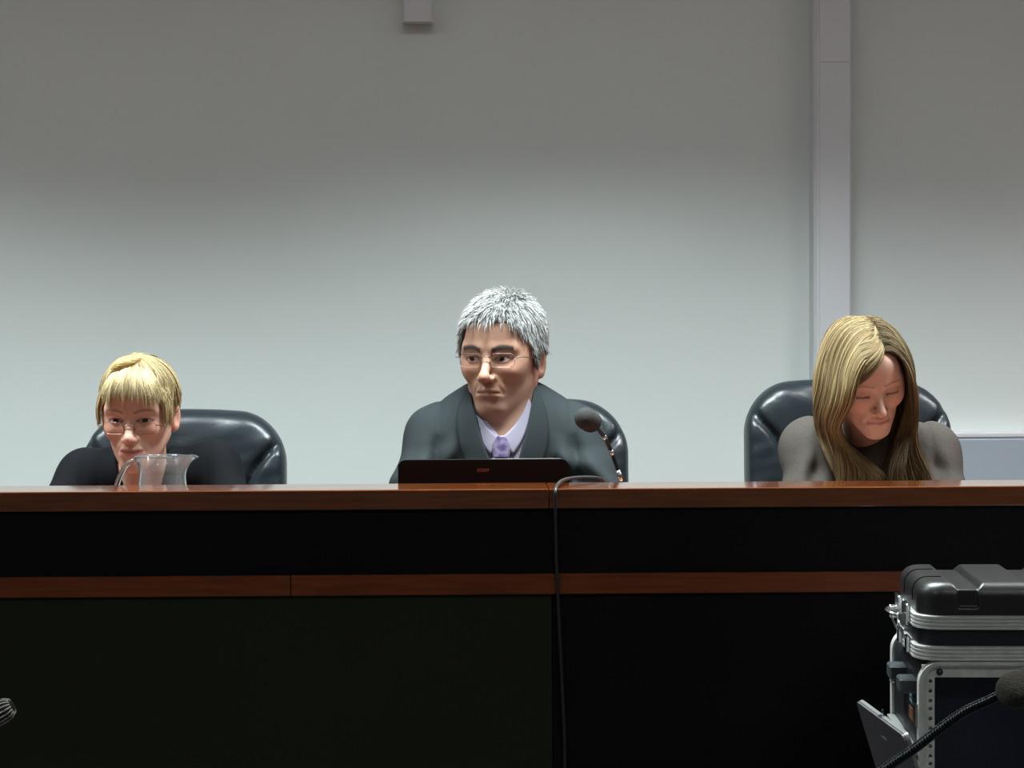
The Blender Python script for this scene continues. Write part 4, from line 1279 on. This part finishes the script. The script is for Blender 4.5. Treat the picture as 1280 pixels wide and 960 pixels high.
feat2 = dict(female=1, crown=.083, open=.0038, gaze=(.02, -1, -.02), iris=(.03, .025, .02), browh=.0028, broww=.6, browcol=(.10, .06, .035), nose=1.0, lipw=.8, lipcol=(.42, .12, .13), clothtop=99, frown=.002)
def vcut2(x, y, z, cf):
    t_ = np.clip((z - c2(640)) / (c2(560) - c2(640)), 0, 1.2)
    w = .058 * t_ + .006 - np.abs(x - nx2 + .004)
    return np.where(z > c2(640), np.minimum(np.minimum(w, cf(x, y, z) + .02), (D2 + .01) - y), -1.0)
blackcloth = mat('black_cloth', (.0045, .005, .0065), .85, spec=.15, noise=(500, .4, (.003, .0035, .0045)))
w1, hm2, tl2, cf2, bf2 = person('blonde person with pinned-up hair, fringe and thin glasses in a black jacket', J2, rs2, hp2, (.60, .34, .25), feat2, blackcloth, blackcloth, black_shoe, .045, .002, vcut2)
for sg in (-1, 1):
    X = lambda dx: nx2 - .004 + sg * dx
    obj('lapel', drape(cf2, [(X(.056), c2(556)), (X(.045), c2(585)), (X(.026), c2(612)), (X(.006), c2(640))], [(X(.085), c2(560)), (X(.088), c2(585)), (X(.078), c2(612)), (X(.04), c2(642))], 24, 8, .005, .004, D2 - .2), blackcloth, w1, True)
glasses(hm2, w1, .0225, .0125, -.104, -.014, .00050, .015)

def hs2(x, y, z): return head_sdf(x, y, z, dict(feat2, open=.001))
def blonde(r, n, lo=.55, hi=1.2, a=(.36, .255, .115), b=(.56, .45, .25)):
    k = r.uniform(0, 1, (n, 1)) ** 1.2
    return (np.array(a) * (1 - k) + np.array(b) * k) * r.uniform(lo, hi, (n, 1))
def w_hair():
    r = rnd(8)
    SS, CC = [], []
    # pulled-back hair: from hairline to the twist on top of the head
    N = 5200
    th = r.uniform(-2.95, 2.95, N)          # around the hairline, 0 = forehead
    hx = np.sin(th) * .074; hy = -.004 - .086 * np.cos(th)
    hz_ = np.interp(np.abs(th), [0, .5, .9, 1.25, 1.6, 1.9, 2.4, 3.0], [.074, .070, .045, .012, .010, -.025, -.055, -.062])
    P = np.stack([hx, hy, hz_ + r.normal(size=N) * .004], 1)
    k = r.uniform(0, .8, N)[:, None] ** 1.3
    tgt = np.array([-.012, .000, .114])
    P = P * (1 - k) + tgt * k
    for _ in range(4): P = P - grad(hs2, P) * (hs2(P[:, 0], P[:, 1], P[:, 2]) - .001)[:, None]
    D = tgt - P; L = np.linalg.norm(D, axis=1) * 1.12
    D /= np.linalg.norm(D, axis=1)[:, None]
    off = r.uniform(.003, .012, N)
    S = march(hs2, P, D, L, 12, off, lambda P_, D_, t: (tgt - P_) / (np.linalg.norm(tgt - P_, axis=1)[:, None] + .01) * .9, .4)
    SS.append(S); CC.append(blonde(r, N, .5, 1.1))
    # twist: coils over the top
    N = 1100
    t = np.linspace(0, 1, 12)
    ph = r.uniform(0, 2 * math.pi, N); rad = r.uniform(.004, .0115, N)
    ctr = catmull([(-.050, -.028, .088), (-.040, -.048, .100), (-.018, -.052, .110), (.004, -.040, .116), (.020, -.015, .118)], 3)[:12]
    S = np.zeros((N, 12, 3))
    for i in range(12):
        a = ph + t[i] * 3.0; c = ctr[min(i, len(ctr) - 1)]
        env = math.sin(math.pi * min(max(t[i], .08), .92)) ** .6
        S[:, i] = c + np.stack([np.zeros(N), np.cos(a) * rad * env * 1.1, np.sin(a) * rad * env], 1)
    SS.append(S); CC.append(blonde(r, N, .6, 1.15, (.45, .28, .09), (.80, .60, .28)))
    # fringe
    N = 2300
    x0 = r.uniform(-.045, .050, N)
    P = np.stack([x0 * .6, np.full(N, -.045) + r.uniform(-.01, .02, N), np.full(N, .10)], 1)
    for _ in range(4): P = P - grad(hs2, P) * (hs2(P[:, 0], P[:, 1], P[:, 2]) - .004)[:, None]
    D = np.stack([x0 * 1.0, -np.ones(N) * .9, np.ones(N) * .15], 1) + r.normal(size=(N, 3)) * .05
    D /= np.linalg.norm(D, axis=1)[:, None]
    L = r.uniform(.060, .090, N) + .009 * (np.abs(x0) / .05) ** 2 - .016 * np.exp(-((x0 - .006) / .006) ** 2) - .010 * np.exp(-((x0 + .024) / .004) ** 2) + .005 * np.sin(x0 * 300 + 1)
    off = r.uniform(.006, .014, N)
    spread = np.stack([x0 * 6.5 + .25 * np.sin(x0 * 260), np.zeros(N), -np.ones(N) * 1.2], 1)
    S = march(hs2, P, D, L, 13, off, lambda P_, D_, t: spread * .30, .15)
    SS.append(np.stack([np.stack([np.interp(np.linspace(0, 12, 12), np.arange(13), S[i, :, k]) for k in range(3)], 1) for i in range(N)]))
    CC.append(blonde(r, N, .75, 1.2, (.44, .335, .165), (.64, .53, .32)))
    # wisps beside the face
    N = 650
    sg = np.where(r.uniform(size=N) < .55, -1, 1)
    P = np.stack([sg * (.058 + r.uniform(-.006, .006, N)), -.048 + r.uniform(-.018, .018, N), .062 + r.uniform(-.01, .01, N)], 1)
    for _ in range(3): P = P - grad(hs2, P) * (hs2(P[:, 0], P[:, 1], P[:, 2]) - .004)[:, None]
    D = np.stack([sg * .35, -.2 * np.ones(N), -np.ones(N)], 1); D /= np.linalg.norm(D, axis=1)[:, None]
    L = r.uniform(.03, .085, N)
    S = march(hs2, P, D, L, 12, r.uniform(.003, .010, N), lambda P_, D_, t: np.array([0, 0, -.3]) + 0 * P_, .2)
    SS.append(S); CC.append(blonde(r, N, .7, 1.1))
    return np.concatenate(SS), np.concatenate(CC)
S, C = w_hair()
V, F, CC = strands(S, .00085, C, 3)
obj('hair', (mapply(hm2, V), F), hairmat('blonde_hair', .58), w1, True, col=CC)
def capf2(x, y, z):
    d = hs2(x, y, z)
    line = np.interp(y, [-.10, -.075, -.055, -.035, -.015, .002, .02, .05, .12], [.070, .066, .050, .034, .026, .026, .030, .0, -.02])
    c = np.maximum(d - .0055, (line - z) * .7)
    return np.maximum(c, -(d + .004))
V, F = nets(capf2, (-.095, -.115, -.08), (.095, .13, .15), .0035)
obj('hair_under', (mapply(hm2, V), F), mat('blonde_hair_under', (.34, .23, .09), .6), w1, True)

# ------------------------------------------------------------------ long-haired person at the right
D3 = 4.93
hc3 = at(1083, 468, D3 - .07)
def c3(py): return at(1090, py, D3).z
nx3 = at(1087, 560, D3).x
J3 = dict(neck=(nx3, D3 + .03, c3(555)), chest=(nx3 + .002, D3 + .06, c3(625)), waist=(nx3, D3 + .06, 1.00), pelvis=(nx3, D3 + .12, .885),
          shL=(at(1016, 0, D3).x, D3 + .03, c3(563)), shR=(at(1164, 0, D3).x, D3 + .03, c3(570)),
          elL=(at(1003, 0, D3).x, D3 - .06, WT + .055), elR=(at(1182, 0, D3).x, D3 - .06, WT + .055),
          wrL=(at(1040, 0, D3).x, D3 - .26, WT + .034), wrR=(at(1120, 0, D3).x, D3 - .26, WT + .034))
rs3 = dict(collar=1, chx=.145, chy=.10, chz=.17, wx=.13, wy=.11, sh=.062, el=.050, wr=.028, trap=.036, nkx=.045, nkz=.015, bust=1)
hp3 = (hc3, 8, 25, -9, .955)
feat3 = dict(female=1, open=0, browh=.0020, broww=.5, browcol=(.16, .10, .05), nose=1.02, lipw=.6, lips=.8, lipcol=(.48, .20, .18), clothtop=99)
greyknit = mat('grey_brown_cloth', (.080, .071, .062), .9, spec=.12, noise=(260, .6, (.060, .053, .046)), bump=(500, .4, .0008))
darkcloth = mat('dark_trouser_cloth', (.02, .02, .02), .8)
w2, hm3, tl3, cf3, bf3 = person('long-haired blonde person in a grey-brown top looking down at the desk', J3, rs3, hp3, (.68, .44, .34), feat3, greyknit, darkcloth, black_shoe, .043, .007, None, 'top')
V, F = [], []
for sg in (-1, 1):
    e = lathe([(0.0, .0035), (.0025, .0028), (.0036, 0), (.0025, -.0028), (0, -.0035)], 10, (sg * .0795, .006, -.043))
    obj('earring', (mapply(hm3, np.array(e[0])), e[1]), mat('pearl', (.75, .70, .62), .25), w2, True)

def hw3(x, y, z):
    a, b, c = tl3(x, y, z)
    d = head_sdf(a, b, c, dict(feat3)) * .955
    d = smin(d, capsule(x, y, z, (nx3, D3 + .0, hc3.z - .05), (nx3, D3 + .03, c3(560)), .047, .05), .02)
    return np.minimum(d, cf3(x, y, z))
def long_hair():
    r = rnd(11)
    SS, CC = [], []
    N = 8500
    # part line: from the forehead back, a little to the image right of the crown
    t = r.uniform(0, 1, N)
    part = catmull([(.020, -.072, .086), (.020, -.045, .108), (.016, .0, .119), (.008, .05, .108), (.0, .09, .07)], 12)
    i = t * (len(part) - 1)
    P = np.stack([np.interp(i, np.arange(len(part)), part[:, k]) for k in range(3)], 1) + r.normal(size=(N, 3)) * .0015
    sg = np.where(r.uniform(size=N) < .58, -1.0, 1.0)
    back = t
    D = np.stack([sg * 1.0, np.where(t < .35, .15, .25) * np.ones(N), .25 - .4 * back], 1) + r.normal(size=(N, 3)) * .05
    P = P + D * .002
    Pw = mapply(hm3, P); Rm = np.array(hm3)[:3, :3] / .955
    Dw = D @ Rm.T; Dw /= np.linalg.norm(Dw, axis=1)[:, None]
    L = r.uniform(.36, .43, N) - .05 * t
    off = .003 + .012 * r.uniform(0, 1, N) ** 1.3
    # each lock aims for a place beside the neck on the chest
    lk = r.randint(0, 40, N); lock = rnd(3).normal(size=(40, 3)) * .5
    txL = at(1068, 0, D3).x + r.uniform(-.042, .040, N) + lock[lk, 0] * .010
    txR = at(1139, 0, D3).x + r.uniform(-.040, .038, N) + lock[lk, 0] * .010
    tx = np.where(sg < 0, txL, txR)
    ty = D3 - .115 + .055 * t + lock[lk, 1] * .02
    cxh = hc3.x
    def steer(P_, D_, tt):
        z = P_[:, 2]
        ear = hc3.z - .045
        g = np.zeros_like(P_)
        g[:, 2] = -.42
        # top of the head: keep going sideways around the skull
        side = np.clip((z - ear) / .10, 0, 1)
        g[:, 0] += sg * .10 * side
        low = np.clip((hc3.z - .050 - z) / .08, 0, 1) * .7
        g[:, 0] += np.clip((tx - P_[:, 0]) * 9, -.30, .30) * low
        g[:, 1] += np.clip((ty - P_[:, 1]) * 8, -.30, .30) * low
        # hold hair back from the face
        a_, b_, c_ = tl3(P_[:, 0], P_[:, 1], P_[:, 2])
        infr = np.clip((np.where(sg < 0, .012, -.030) - b_) / .03, 0, 1) * np.clip((.045 - c_) / .05, 0, 1) * np.clip((c_ + .10) / .04, 0, 1)
        g[:, 1] += .50 * infr; g[:, 0] += sg * .22 * infr
        return g
    S = march(hw3, Pw, Dw, L, 30, off, steer, .06)
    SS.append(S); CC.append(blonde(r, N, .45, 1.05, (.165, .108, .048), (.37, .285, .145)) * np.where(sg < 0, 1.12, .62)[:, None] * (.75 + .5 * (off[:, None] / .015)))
    # swept fringe, from the part over the brow to the image left
    N = 2000
    t = r.uniform(0, .42, N)
    i = t * (len(part) - 1)
    P = np.stack([np.interp(i, np.arange(len(part)), part[:, k]) for k in range(3)], 1) + np.array([-.002, 0, .002])
    tt = (t / .42)[:, None]
    G = [(P, P)] if False else None
    A_ = [(.004, -.086, .072), (-.024, -.090, .046), (-.050, -.076, .024), (-.068, -.050, .008), (-.078, -.018, -.006), (-.084, .015, -.03)]
    B_ = [(.004, -.050, .112), (-.030, -.050, .100), (-.056, -.045, .072), (-.070, -.034, .040), (-.078, -.010, .008), (-.084, .020, -.02)]
    js = r.normal(size=(N, 3)) * .0022
    pts_ = [P] + [np.array(a) * (1 - tt) + np.array(b) * tt + js * (k + 1) * .5 for k, (a, b) in enumerate(zip(A_, B_))]
    G = np.stack(pts_, 1)
    K = G.shape[1]; Q = np.concatenate([2 * G[:, :1] - G[:, 1:2], G, 2 * G[:, -1:] - G[:, -2:-1]], 1)
    out = []
    for s_ in np.linspace(0, K - 1.001, 30):
        k0 = int(s_); f_ = s_ - k0
        p0, p1, p2, p3 = Q[:, k0], Q[:, k0 + 1], Q[:, k0 + 2], Q[:, k0 + 3]
        out.append(.5 * ((2 * p1) + (-p0 + p2) * f_ + (2 * p0 - 5 * p1 + 4 * p2 - p3) * f_ ** 2 + (-p0 + 3 * p1 - 3 * p2 + p3) * f_ ** 3))
    hf = lambda x, y, z: head_sdf(x, y, z, feat3)
    of = r.uniform(.003, .010, N)
    S = []
    for q in out:
        for _ in range(2):
            d_ = hf(q[:, 0], q[:, 1], q[:, 2]); q = q + grad(hf, q) * (of - d_)[:, None] * np.where(d_ < of, 1, .7)[:, None]
        S.append(mapply(hm3, q))
    S = np.stack(S, 1)
    SS.append(S); CC.append(blonde(r, N, .55, 1.15, (.18, .12, .052), (.38, .295, .15)) * 1.08)
    return np.concatenate(SS), np.concatenate(CC)
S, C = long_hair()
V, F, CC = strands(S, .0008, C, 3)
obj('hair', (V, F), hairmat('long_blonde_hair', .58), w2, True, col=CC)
def capf3(x, y, z):
    d = head_sdf(x, y, z, dict(feat3))
    line = np.interp(y, [-.10, -.075, -.055, -.035, -.01, .02, .05, .12], [.10, .095, .075, .050, .020, -.01, -.04, -.06])
    c = np.maximum(d - .004, (line - z) * .7)
    return np.maximum(c, -(d + .004))
V, F = nets(capf3, (-.09, -.11, -.08), (.09, .125, .135), .0035)
obj('hair_under', (mapply(hm3, V), F), mat('long_hair_under', (.20, .13, .05), .6), w2, True)
